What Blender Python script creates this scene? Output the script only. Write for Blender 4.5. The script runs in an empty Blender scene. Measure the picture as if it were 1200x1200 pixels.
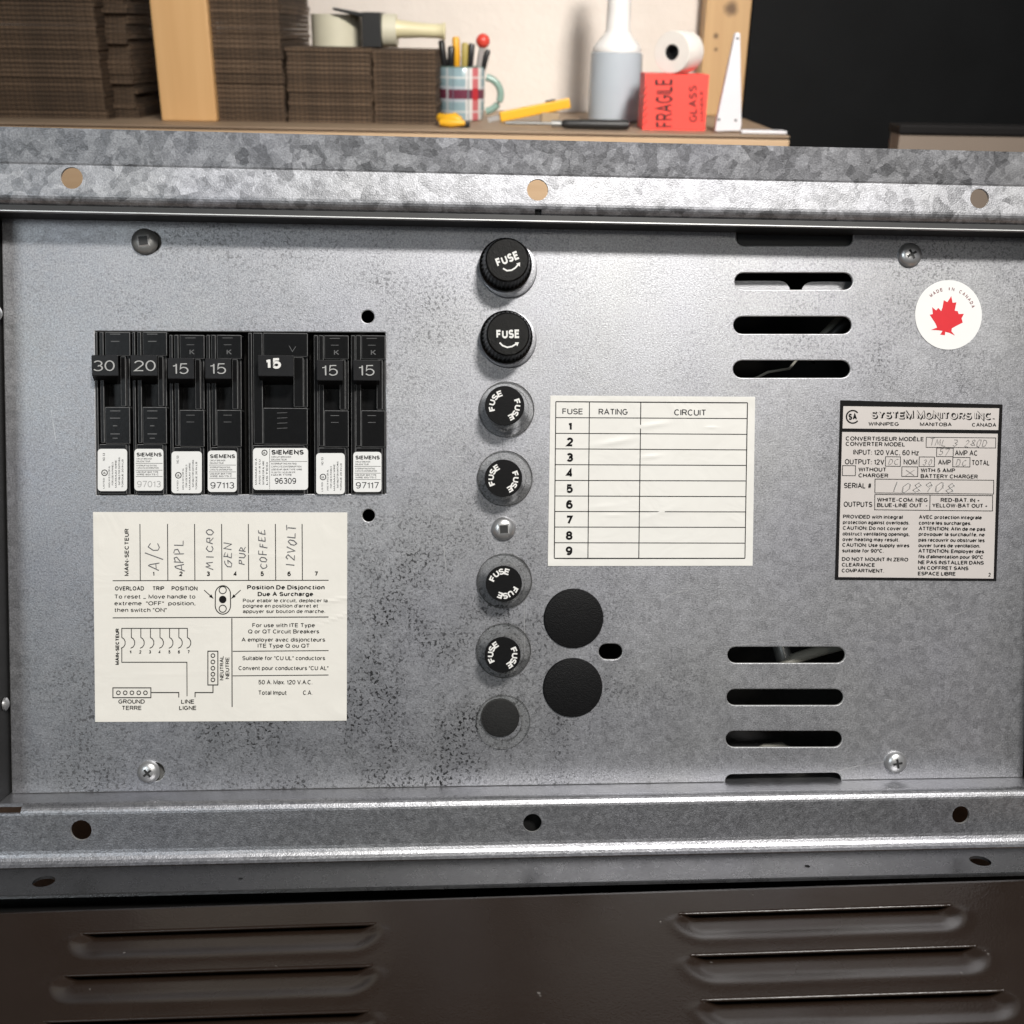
import bpy, bmesh, math, random
from mathutils import Vector, Matrix

random.seed(11)
SC = bpy.context.scene
COL = SC.collection

# ------------------------------------------------------------------ camera
FPX = 1290.0                                   # focal length in photo pixels (photo 1200 x 1200)
PITCH, ROLL = math.radians(23.5), math.radians(1.0)
CAM = Vector((0.0, 0.0, 1.12))
FWD = Vector((0, math.cos(PITCH), -math.sin(PITCH)))
_U0 = Vector((0, math.sin(PITCH), math.cos(PITCH)))
_R0 = Vector((1, 0, 0))
RGT = _R0*math.cos(ROLL) + _U0*math.sin(ROLL)
UPV = _U0*math.cos(ROLL) - _R0*math.sin(ROLL)
cd = bpy.data.cameras.new('camera')
cam = bpy.data.objects.new('camera', cd)
COL.objects.link(cam)
cm = Matrix((RGT, UPV, -FWD)).transposed().to_4x4()
cm.translation = CAM
cam.matrix_world = cm
cd.sensor_width = 36.0
cd.lens = FPX/1200*36
cd.clip_start, cd.clip_end = 0.01, 50
cd.dof.use_dof = True
cd.dof.focus_distance = 0.375
cd.dof.aperture_fstop = 25
SC.camera = cam

# the unit's own frame (x right, y into the panel, z up), leaning back on the table
AX = (RGT*18300 + UPV*-20 + FWD*1290).normalized()
AZ = -(RGT*-119 + UPV*-25900 + FWD*1290)
AZ = (AZ - AX*AZ.dot(AX)).normalized()
AY = AZ.cross(AX)
def ray(px, py): return (FWD + RGT*((px-600)/FPX) + UPV*((600-py)/FPX))
PC = CAM + ray(600, 600)*0.375                 # a point of the front panel
def hit(px, py, pt, n):
    r = ray(px, py)
    return CAM + r*((pt-CAM).dot(n)/r.dot(n))
ORG = hit(600, 1040, PC, AY)                   # base of the unit
def P(px, py, d=0.0):                          # spot on the panel, d metres in front of it, in unit coordinates
    w = hit(px, py, PC - AY*d, AY) - ORG
    return Vector((w.dot(AX), w.dot(AY), w.dot(AZ)))
def U2W(v): return ORG + AX*v[0] + AY*v[1] + AZ*v[2]
MM = 0.001

# ------------------------------------------------------------------ world, lamps, exposure
W = bpy.data.worlds.new('World'); SC.world = W; W.use_nodes = True
nt = W.node_tree; nt.nodes.clear()
wo = nt.nodes.new('ShaderNodeOutputWorld'); bg = nt.nodes.new('ShaderNodeBackground')
tc = nt.nodes.new('ShaderNodeTexCoord'); sx = nt.nodes.new('ShaderNodeSeparateXYZ')
cr = nt.nodes.new('ShaderNodeValToRGB'); mr = nt.nodes.new('ShaderNodeMapRange')
mr.inputs['From Min'].default_value = -1; mr.inputs['From Max'].default_value = 1
nt.links.new(tc.outputs['Generated'], sx.inputs[0]); nt.links.new(sx.outputs['Z'], mr.inputs['Value'])
nt.links.new(mr.outputs[0], cr.inputs[0]); nt.links.new(cr.outputs[0], bg.inputs[0]); nt.links.new(bg.outputs[0], wo.inputs[0])
e = cr.color_ramp.elements
e[0].position, e[0].color = 0.30, (0.13, 0.12, 0.11, 1)
e[1].position, e[1].color = 0.85, (0.34, 0.35, 0.37, 1)
m_ = cr.color_ramp.elements.new(0.52); m_.color = (0.30, 0.30, 0.31, 1)
bg.inputs['Strength'].default_value = 0.42

def lamp(name, loc, target, power, sx_, sy_, col):
    l = bpy.data.lights.new(name, 'AREA'); l.energy = power; l.shape = 'RECTANGLE'
    l.size, l.size_y, l.color = sx_, sy_, col
    o = bpy.data.objects.new(name, l); COL.objects.link(o)
    o.location = loc
    o.rotation_euler = (Vector(target)-Vector(loc)).to_track_quat('-Z', 'Y').to_euler()
    return o
_c = PC
def ldir(x, z, dist): return _c + (AX*x + AZ*z - AY).normalized()*dist
lamp('ceiling_and_fill_lamp', ldir(0.26, 0.66, 1.7), _c, 30, 0.28, 0.16, (1.0, 0.97, 0.93))
lamp('ceiling_and_fill_lamp', ldir(0.17, 0.13, 2.6), _c, 2.8, 0.24, 0.20, (1.0, 0.95, 0.86))
lamp('ceiling_and_fill_lamp', ldir(-0.50, 0.12, 2.2), _c, 5.5, 0.55, 0.45, (0.86, 0.95, 1.0))  # unseen fill added at left front to brighten the panel's left side
bl = lamp('bench_fill', (0.46, 0.0, 2.0), (0.05, 1.56, 1.12), 2.15, 0.20, 0.14, (1.0, 0.95, 0.89))  # unseen lamp added to light the bench alone, kept off the unit
bl.data.spread = math.radians(46)
SC.view_settings.view_transform = 'Standard'
SC.view_settings.look = 'None'
SC.view_settings.exposure = 0.0
SC.view_settings.gamma = 1.0
SC.view_settings.use_curve_mapping = False

# ------------------------------------------------------------------ materials
class NT:
    def __init__(s, name):
        s.m = bpy.data.materials.new(name); s.m.use_nodes = True
        s.t = s.m.node_tree; s.b = s.t.nodes['Principled BSDF']
        s.co = s.t.nodes.new('ShaderNodeTexCoord').outputs['Object']
    def n(s, typ, **kw):
        x = s.t.nodes.new('ShaderNode'+typ)
        for k, v in kw.items():
            if k.startswith('i_'): x.inputs[k[2:].replace('_', ' ')].default_value = v
            else: setattr(x, k, v)
        return x
    def l(s, a, b): s.t.links.new(a, b)
    def noise(s, scale, detail=3, rough=0.5, vec=None, dist=0.0):
        x = s.n('TexNoise', i_Scale=scale, i_Detail=detail, i_Roughness=rough, i_Distortion=dist)
        s.l(vec or s.co, x.inputs['Vector']); return x.outputs['Fac']
    def ramp(s, src, stops):
        x = s.n('ValToRGB'); el = x.color_ramp.elements
        while len(el) < len(stops): el.new(0.5)
        for q, (p, c) in zip(el, stops):
            q.position = p; q.color = (c, c, c, 1) if isinstance(c, (int, float)) else (*c, 1)
        s.l(src, x.inputs[0]); return x.outputs[0]
    def math(s, op, a, b=None, clamp=False):
        x = s.n('Math', operation=op, use_clamp=clamp)
        for i, v in enumerate((a, b)):
            if v is None: continue
            if isinstance(v, (int, float)): x.inputs[i].default_value = v
            else: s.l(v, x.inputs[i])
        return x.outputs[0]
    def mix(s, fac, a, b, mode='MIX'):
        x = s.n('Mix', data_type='RGBA', blend_type=mode)
        for i, v in ((0, fac), (6, a), (7, b)):
            if isinstance(v, (int, float)):
                x.inputs[i].default_value = v if i == 0 else (v, v, v, 1)
            elif isinstance(v, tuple): x.inputs[i].default_value = (*v, 1)
            else: s.l(v, x.inputs[i])
        return x.outputs[2]
    def bump(s, h, strength, dist):
        x = s.n('Bump', i_Strength=strength, i_Distance=dist)
        s.l(h, x.inputs['Height']); s.l(x.outputs[0], s.b.inputs['Normal'])
    def set(s, **kw):
        for k, v in kw.items():
            k = k.replace('_', ' ')
            if isinstance(v, tuple): v = (*v, 1)
            if isinstance(v, bpy.types.NodeSocket): s.l(v, s.b.inputs[k])
            else: s.b.inputs[k].default_value = v

def plain(name, col, rough=0.5, metal=0.0, var=0.12, scale=60, bump=0.0, bscale=400, **kw):
    m = NT(name)
    f = m.noise(scale, 4)
    lo = tuple(c*(1-var) for c in col); hi = tuple(min(1, c*(1+var)) for c in col)
    m.set(Base_Color=m.mix(f, lo, hi), Roughness=rough, Metallic=metal, **kw)
    if bump: m.bump(m.noise(bscale, 3), bump, 0.0005)
    return m.m

def galv(name, tone, spangle, contrast, specks=(), rough=0.38, blue=1.045, grain=0.12, amount=0.0, metal=0.92, sparkle=0.2, wav=0.55, softw=0.28):
    """zinc coated sheet: crystal spangle, fine grain, dark oxide flecks in patches"""
    m = NT(name)
    wv = m.n('TexNoise', i_Scale=spangle*2.2, i_Detail=3.0); m.l(m.co, wv.inputs['Vector'])
    off = m.n('VectorMath', operation='SCALE'); m.l(wv.outputs['Color'], off.inputs[0]); off.inputs['Scale'].default_value = wav/spangle
    add = m.n('VectorMath', operation='ADD'); m.l(m.co, add.inputs[0]); m.l(off.outputs[0], add.inputs[1])
    def cells(sc):
        v = m.n('TexVoronoi', i_Scale=sc); m.l(add.outputs[0], v.inputs['Vector'])
        s = m.n('SeparateColor'); m.l(v.outputs['Color'], s.inputs[0]); return s.outputs[0]
    soft = m.noise(spangle*0.9, 4, 0.65, dist=0.6)
    c = m.math('ADD', m.math('MULTIPLY', cells(spangle), 0.40), m.math('MULTIPLY', cells(spangle*2.1), 0.32))
    c = m.math('ADD', m.math('MULTIPLY', c, (1-softw)/0.72), m.math('MULTIPLY', soft, softw))
    g = m.ramp(m.noise(1700, 3, 0.65), [(0.30, 0.0), (0.70, 1.0)])
    big = m.noise(14, 4, 0.6)
    v = m.math('ADD', 1.0, m.math('MULTIPLY', m.math('SUBTRACT', c, 0.5), contrast))
    v = m.math('MULTIPLY', v, m.math('ADD', 1.0-grain*0.5, m.math('MULTIPLY', g, grain)))
    v = m.math('MULTIPLY', v, m.math('ADD', 0.76, m.math('MULTIPLY', big, 0.48)))
    v = m.math('MULTIPLY', v, tone)
    fl = m.ramp(m.noise(920, 3, 0.55, dist=0.5), [(0.52, 0.0), (0.61, 1.0)])
    mask = None
    for (p, r, a) in specks:
        d = m.n('VectorMath', operation='DISTANCE'); m.l(m.co, d.inputs[0]); d.inputs[1].default_value = tuple(p)
        q = m.n('MapRange', i_From_Min=0.0, i_From_Max=r, i_To_Min=a, i_To_Max=0.0); m.l(d.outputs['Value'], q.inputs['Value'])
        mask = q.outputs[0] if mask is None else m.math('MAXIMUM', mask, q.outputs[0])
    patch = m.ramp(m.noise(38, 4, 0.65), [(0.42, 0.25), (0.62, 1.0)])
    if mask is not None: amt = m.math('MULTIPLY', m.math('ADD', mask, amount), patch)
    else: amt = m.math('MULTIPLY', patch, amount)
    fl = m.math('MULTIPLY', fl, amt, clamp=True)
    if mask is not None:                               # dull tarnish where the flecks gather
        tn = m.math('MULTIPLY', m.math('MULTIPLY', mask, patch), 0.24, clamp=True)
        v = m.math('MULTIPLY', v, m.math('SUBTRACT', 1.0, tn))
    v = m.math('MULTIPLY', v, m.math('SUBTRACT', 1.0, m.math('MULTIPLY', fl, 0.90)))
    comb = m.n('CombineColor')
    m.l(v, comb.inputs[0]); m.l(m.math('MULTIPLY', v, 1.008), comb.inputs[1]); m.l(m.math('MULTIPLY', v, m.math('ADD', blue-0.05, m.math('MULTIPLY', m.noise(22, 3), 0.12))), comb.inputs[2])
    rg = m.math('ADD', rough-0.08, m.math('MULTIPLY', c, 0.16))
    rg = m.math('ADD', rg, m.math('MULTIPLY', fl, 0.2))
    m.set(Base_Color=comb.outputs[0], Metallic=metal, Roughness=rg)
    h = m.math('ADD', m.math('MULTIPLY', m.noise(2300, 2), 0.75), m.math('MULTIPLY', m.noise(40, 2), 0.6))
    m.bump(h, sparkle, 0.0006)
    return m.m

def paper(name, col, scale=55, wr=0.25):
    m = NT(name)
    f = m.noise(scale, 5, 0.6)
    m.set(Base_Color=m.mix(f, tuple(c*0.93 for c in col), tuple(min(1, c*1.05) for c in col)), Roughness=0.5)
    m.bump(m.noise(70, 3, 0.5, dist=1.2), wr, 0.0012)
    return m.m

def wood(name, a, b, scale=30, stretch=(1, 1, 0.06), rough=0.55, knots=()):
    m = NT(name)
    mp = m.n('Mapping'); mp.inputs['Scale'].default_value = stretch; m.l(m.co, mp.inputs['Vector'])
    f = m.noise(scale, 5, 0.6, mp.outputs[0], 0.8)
    f2 = m.noise(scale*9, 3, 0.5, mp.outputs[0])
    f = m.math('ADD', m.math('MULTIPLY', f, 0.75), m.math('MULTIPLY', f2, 0.25))
    col = m.mix(m.ramp(f, [(0.3, 0.0), (0.7, 1.0)]), a, b)
    for p, r in knots:
        d = m.n('VectorMath', operation='DISTANCE'); m.l(m.co, d.inputs[0]); d.inputs[1].default_value = tuple(p)
        k = m.math('ADD', d.outputs['Value'], m.math('MULTIPLY', m.noise(90, 2), r*0.6))
        q = m.n('MapRange', i_From_Min=r*0.7, i_From_Max=r*1.5, i_To_Min=0.85, i_To_Max=0.0); m.l(k, q.inputs['Value'])
        col = m.mix(q.outputs[0], col, (0.09, 0.045, 0.02))
    m.set(Base_Color=col, Roughness=rough)
    m.bump(f2, 0.15, 0.001)
    return m.m

M = {}
def PW(px, py, d=0): return P(px, py, d)
M['panel'] = galv('galvanised_panel', 0.385, 420, 0.16, rough=0.46, grain=0.62, amount=0.20, sparkle=0.15,
    specks=[(PW(470, 850), 0.12, 1.25), (PW(330, 890), 0.11, 1.15), (PW(200, 880), 0.06, 0.8), (PW(300, 300), 0.06, 0.30), (PW(470, 340), 0.055, 0.42), (PW(1090, 420), 0.075, 0.55), (PW(1080, 310), 0.04, 0.35), (PW(560, 700), 0.05, 0.3)])
M['flange_top'] = galv('spangled_zinc', 0.33, 230, 1.0, rough=0.48, grain=0.45, amount=0.12, wav=0.22, softw=0.12, sparkle=0.16)
M['flange_low'] = galv('smooth_zinc', 0.35, 560, 0.22, rough=0.39, grain=0.5, amount=0.40)
M['sheet'] = galv('inner_zinc', 0.36, 260, 0.15, rough=0.42, grain=0.15, amount=0.15)
M['dark_steel'] = plain('dark_steel', (0.05, 0.05, 0.05), 0.5, 0.6, scale=120)
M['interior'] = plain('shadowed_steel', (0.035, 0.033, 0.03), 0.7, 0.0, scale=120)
M['bakelite'] = plain('black_bakelite', (0.0055, 0.0055, 0.0058), 0.28, 0, 0.3, 300, bump=0.06, bscale=900, Specular_IOR_Level=0.15)
M['bakelite_edge'] = plain('worn_bakelite_edge', (0.17, 0.17, 0.17), 0.42, 0, 0.6, 700)
M['handle'] = plain('moulded_toggle', (0.016, 0.016, 0.017), 0.36, 0, 0.3, 300, bump=0.06, bscale=900, Specular_IOR_Level=0.2)
M['mark'] = plain('moulded_mark', (0.11, 0.11, 0.11), 0.45, 0, 0.6, 900)
M['white_ink'] = plain('white_ink', (0.78, 0.77, 0.74), 0.5, 0, 0.06, 900)
M['grey_ink'] = plain('pale_grey_ink', (0.42, 0.42, 0.41), 0.5, 0, 0.15, 900)
M['sticker'] = paper('white_sticker', (0.80, 0.80, 0.78), 200, 0.05)
M['card'] = paper('cream_card', (0.80, 0.775, 0.71), 45, 0.22)
M['table_card'] = paper('white_card', (0.80, 0.785, 0.735), 45, 0.30)
M['ink'] = plain('black_ink', (0.012, 0.0115, 0.0115), 0.8, 0, 0.3, 900, Specular_IOR_Level=0.08)
M['soft_ink'] = plain('faded_ink', (0.04, 0.04, 0.042), 0.8, 0, 0.3, 900, Specular_IOR_Level=0.1)
M['pencil'] = plain('pencil_line', (0.085, 0.085, 0.10), 0.55, 0, 0.5, 1500)
M['plate'] = plain('brushed_foil', (0.60, 0.56, 0.53), 0.5, 0.1, 0.05, 120, bump=0.05)
M['scratch'] = plain('engraved_line', (0.30, 0.29, 0.28), 0.3, 0.4, 0.5, 1500)
M['scratch_light'] = plain('bright_scratch', (0.85, 0.83, 0.80), 0.3, 0.2, 0.1, 1500)
M['white_vinyl'] = plain('white_vinyl', (0.86, 0.86, 0.84), 0.4, 0, 0.03, 100)
M['red_ink'] = plain('red_ink', (0.70, 0.010, 0.020), 0.45, 0, 0.06, 400)
M['maroon_ink'] = plain('maroon_ink', (0.20, 0.03, 0.03), 0.5, 0, 0.1, 400)
M['knob'] = plain('black_knob', (0.004, 0.004, 0.004), 0.28, 0, 0.3, 500, bump=0.12, bscale=1500, Specular_IOR_Level=0.25)
M['knob_face'] = plain('knob_face', (0.006, 0.006, 0.0063), 0.45, 0, 0.3, 500, bump=0.10, bscale=2200, Specular_IOR_Level=0.13)
M['plug'] = plain('grained_plastic', (0.006, 0.006, 0.0063), 0.48, 0, 0.45, 900, bump=0.45, bscale=2300, Specular_IOR_Level=0.14)
M['felt'] = plain('dark_felt', (0.009, 0.009, 0.0085), 0.85, 0, 0.7, 900, bump=0.6, bscale=1500)
M['chrome'] = plain('bright_screw_steel', (0.66, 0.66, 0.66), 0.30, 0.85, 0.15, 300)
M['dull_steel'] = plain('dull_screw_steel', (0.28, 0.28, 0.27), 0.36, 0.6, 0.35, 500)
M['rim'] = plain('bright_punched_rim', (0.70, 0.70, 0.69), 0.42, 0.6, 0.15, 300)
M['hairline'] = plain('hairline_scratch', (0.55, 0.55, 0.55), 0.4, 0.7, 0.6, 400)
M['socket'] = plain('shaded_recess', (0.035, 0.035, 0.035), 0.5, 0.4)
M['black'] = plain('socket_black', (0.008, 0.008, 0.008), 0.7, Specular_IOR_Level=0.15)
M['cable_grey'] = plain('grey_cable', (0.30, 0.29, 0.25), 0.5)
M['cable_black'] = plain('black_cable', (0.05, 0.05, 0.05), 0.4)
cl = NT('clear_plastic')                        # thin clear moulding: passes light, shines and darkens toward its edges
lw = cl.n('LayerWeight', i_Blend=0.35)
tr_ = cl.n('BsdfTransparent'); cl.l(cl.mix(cl.ramp(lw.outputs['Facing'], [(0.55, 0.0), (0.97, 1.0)]), (0.96, 0.965, 0.96), (0.50, 0.50, 0.49)), tr_.inputs[0])
cl.set(Base_Color=(0.32, 0.32, 0.31), Roughness=0.14, Specular_IOR_Level=0.7)
cl.bump(cl.noise(500, 2), 0.10, 0.0006)
ms = cl.n('MixShader'); fr_ = cl.n('Fresnel', i_IOR=1.40)
cl.l(cl.math('ADD', 0.05, cl.math('MULTIPLY', fr_.outputs[0], 0.8)), ms.inputs[0]); cl.l(tr_.outputs[0], ms.inputs[1]); cl.l(cl.b.outputs[0], ms.inputs[2])
cl.l(ms.outputs[0], cl.t.nodes['Material Output'].inputs[0])
M['clear'] = cl.m
br = NT('brown_enamel')
f_ = br.noise(35, 4); g_ = br.noise(1500, 2)
du_ = br.ramp(br.noise(420, 1, 0.4), [(0.80, 0.0), (0.83, 1.0)])
br.set(Base_Color=br.mix(du_, br.mix(f_, (0.0155, 0.0092, 0.0060), (0.0225, 0.0140, 0.0095)), (0.16, 0.15, 0.14)), Roughness=br.ramp(f_, [(0.3, 0.20), (0.7, 0.30)]), Specular_IOR_Level=0.36)
br.bump(br.math('ADD', br.math('MULTIPLY', g_, 0.25), br.math('MULTIPLY', br.noise(22, 2), 2.5)), 0.20, 0.0010)
M['brown'] = br.m

# ------------------------------------------------------------------ mesh builder
ORIG = {}
class MB:
    def __init__(s, fn=None): s.v, s.f, s.mi = [], [], []; s.k = 0; s.fn = fn or P
    def add(s, vs, fs, mi=0):
        b = len(s.v); s.v += [Vector(v) for v in vs]
        s.f += [[b+i for i in f] for f in fs]; s.mi += [mi]*len(fs)
        return s
    def box(s, a, b, mi=0):
        x0, x1 = sorted((a[0], b[0])); y0, y1 = sorted((a[1], b[1])); z0, z1 = sorted((a[2], b[2]))
        vs = [(x, y, z) for x in (x0, x1) for y in (y0, y1) for z in (z0, z1)]
        return s.add(vs, [(0, 1, 3, 2), (4, 6, 7, 5), (0, 4, 5, 1), (2, 3, 7, 6), (0, 2, 6, 4), (1, 5, 7, 3)], mi)
    def prism(s, poly, d0, d1, mi=0, fn=None):
        """polygon in 2-D pushed through fn(x, y, d) at depths d0 and d1"""
        n = len(poly); vs = [fn(x, y, d0) for x, y in poly] + [fn(x, y, d1) for x, y in poly]
        fs = [list(range(n)), list(range(2*n-1, n-1, -1))] + [(i, n+i, n+(i+1) % n, (i+1) % n) for i in range(n)]
        return s.add(vs, fs, mi)
    def lathe(s, prof, c, ax, n=48, mi=0, ribs=None):
        """prof: (radius, distance along ax)"""
        ax = Vector(ax).normalized(); t = Vector((0, 0, 1)) if abs(ax.z) < 0.9 else Vector((1, 0, 0))
        u = ax.cross(t).normalized(); w = ax.cross(u)
        vs, fs = [], []
        for j, (r, h) in enumerate(prof):
            for i in range(n):
                a = 2*math.pi*i/n
                rr = r*(1-ribs[1]*(i % 2)) if ribs and j in ribs[0] else r
                vs.append(Vector(c) + ax*h + u*(rr*math.cos(a)) + w*(rr*math.sin(a)))
        for j in range(len(prof)-1):
            for i in range(n):
                fs.append((j*n+i, j*n+(i+1) % n, (j+1)*n+(i+1) % n, (j+1)*n+i))
        s.add(vs, fs, mi)
        b = len(s.v)-len(vs)
        if prof[0] == prof[-1]: return s
        if prof[0][0] > 1e-7: s.f.append([b+i for i in reversed(range(n))]); s.mi.append(mi)
        if prof[-1][0] > 1e-7: s.f.append([b+(len(prof)-1)*n+i for i in range(n)]); s.mi.append(mi)
        return s
    def tube(s, pts, r, n=10, mi=0):
        pts = [Vector(p) for p in pts]; vs, fs = [], []
        rs = r if isinstance(r, (list, tuple)) else [r]*len(pts)
        for j, p in enumerate(pts):
            t = (pts[min(j+1, len(pts)-1)] - pts[max(j-1, 0)]).normalized()
            h = Vector((0, 0, 1)) if abs(t.z) < 0.9 else Vector((1, 0, 0))
            u = t.cross(h).normalized(); w = t.cross(u)
            vs += [p + u*(rs[j]*math.cos(2*math.pi*i/n)) + w*(rs[j]*math.sin(2*math.pi*i/n)) for i in range(n)]
        for j in range(len(pts)-1):
            for i in range(n): fs.append((j*n+i, j*n+(i+1) % n, (j+1)*n+(i+1) % n, (j+1)*n+i))
        fs.append(list(reversed(range(n)))); fs.append([(len(pts)-1)*n+i for i in range(n)])
        return s.add(vs, fs, mi)
    def line(s, pts, w, d, mi=0, fn=None, closed=False):
        """flat inked line, width w, mitred at its corners"""
        fn = fn or s.fn
        s.k += 1; d = d + s.k*2.0e-6
        n = len(pts); L, R = [], []
        P2 = [Vector(p) for p in pts]
        for i in range(n):
            a = P2[(i-1) % n] if (i > 0 or closed) else None
            b = P2[(i+1) % n] if (i < n-1 or closed) else None
            d1 = (P2[i]-a).normalized() if a is not None else None
            d2 = (b-P2[i]).normalized() if b is not None else None
            if d1 is None: d1 = d2
            if d2 is None: d2 = d1
            t = (d1+d2); t = t.normalized() if t.length > 1e-6 else d1
            q = Vector((-t.y, t.x)); c = max(0.5, abs(q.dot(Vector((-d1.y, d1.x)))))
            q = q*(w/2/c); L.append(P2[i]+q); R.append(P2[i]-q)
        vs = [fn(p.x, p.y, d) for p in L] + [fn(p.x, p.y, d) for p in R]
        m = n if closed else n-1
        return s.add(vs, [(i, (i+1) % n, n+(i+1) % n, n+i) for i in range(m)], mi)
    def disc(s, c, r, d, mi=0, fn=None, n=20):
        fn = fn or s.fn; s.k += 1; d += s.k*2e-6
        return s.add([fn(c[0]+r*math.cos(2*math.pi*i/n), c[1]+r*math.sin(2*math.pi*i/n), d) for i in range(n)], [list(range(n))], mi)
    def ring(s, c, r, w, d, mi=0, fn=None, n=20, a0=0, a1=360):
        if a1-a0 >= 360:
            return s.line([(c[0]+r*math.cos(2*math.pi*i/n), c[1]+r*math.sin(2*math.pi*i/n)) for i in range(n)], w, d, mi, fn, True)
        return s.line([(c[0]+r*math.cos(math.radians(a0+(a1-a0)*i/n)), c[1]+r*math.sin(math.radians(a0+(a1-a0)*i/n))) for i in range(n+1)], w, d, mi, fn)
    def text(s, txt, p0, p1, h, d, mi=0, bold=0.0, fn=None):
        """lettering on a surface: baseline from p0 to p1, capital height h"""
        fn = fn or s.fn
        tv, tf, x0, w, ks = glyphs(txt, bold)
        p0 = Vector(p0); p1 = Vector(p1); s.k += 1; d += s.k*2e-6
        ux = p1-p0; q = ux.normalized(); up = Vector((q.y, -q.x))*h
        vs = []
        for (x, y), k in zip(tv, ks):
            p = p0 + ux*((x-x0)/w) + up*y
            vs.append(fn(p.x, p.y, d+k*1.3e-6))
        return s.add(vs, tf, mi)
    def arc(s, txt, c, r, a0, a1, h, cw, d, mi=0, bold=0.0, fn=None):
        """letters along a clockwise arc, tops outward; angles from straight up"""
        n = len(txt)
        for i, ch in enumerate(txt):
            if ch == ' ': continue
            a = math.radians(a0 + (a1-a0)*i/(n-1))
            p = Vector((c[0]+r*math.sin(a), c[1]-r*math.cos(a))); t = Vector((math.cos(a), math.sin(a)))
            k = cw*(0.35 if ch == 'I' else 1.0)
            s.text(ch, p-t*(k/2), p+t*(k/2), h, d, mi, bold, fn)
        return s
    def build(s, name, mats, parent=None, origin=None, bevel=0.0, edge_mat=None, smooth=None, segs=2, recalc=True):
        me = bpy.data.meshes.new(name)
        o = bpy.data.objects.new(name, me); COL.objects.link(o)
        og = Vector(origin) if origin is not None else (Vector((0, 0, 0)) if parent is None else ORIG.get(parent.name, Vector((0, 0, 0))))
        if origin is None and parent is None: og = Vector((0, 0, 0))
        me.from_pydata([v-og for v in s.v], [], s.f)
        for m in (mats if isinstance(mats, (list, tuple)) else [mats]): me.materials.append(M[m] if isinstance(m, str) else m)
        for p, i in zip(me.polygons, s.mi): p.material_index = i
        if bevel or recalc:
            bm = bmesh.new(); bm.from_mesh(me)
            if recalc: bmesh.ops.recalc_face_normals(bm, faces=bm.faces)
            if bevel:
                ed = [x for x in bm.edges if len(x.link_faces) == 2 and x.calc_face_angle(0) > 0.6]
                bmesh.ops.bevel(bm, geom=ed, offset=bevel, segments=segs, profile=0.6, affect='EDGES', clamp_overlap=True,
                                material=-1 if edge_mat is None else edge_mat)
            bm.to_mesh(me); bm.free()
        if smooth is not None:
            for p in me.polygons: p.use_smooth = True
            me.set_sharp_from_angle(angle=math.radians(smooth))
        if parent is not None:
            o.parent = parent; o.location = og - ORIG.get(parent.name, Vector((0, 0, 0)))
        else: o.location = og
        ORIG[o.name] = og
        return o

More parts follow.
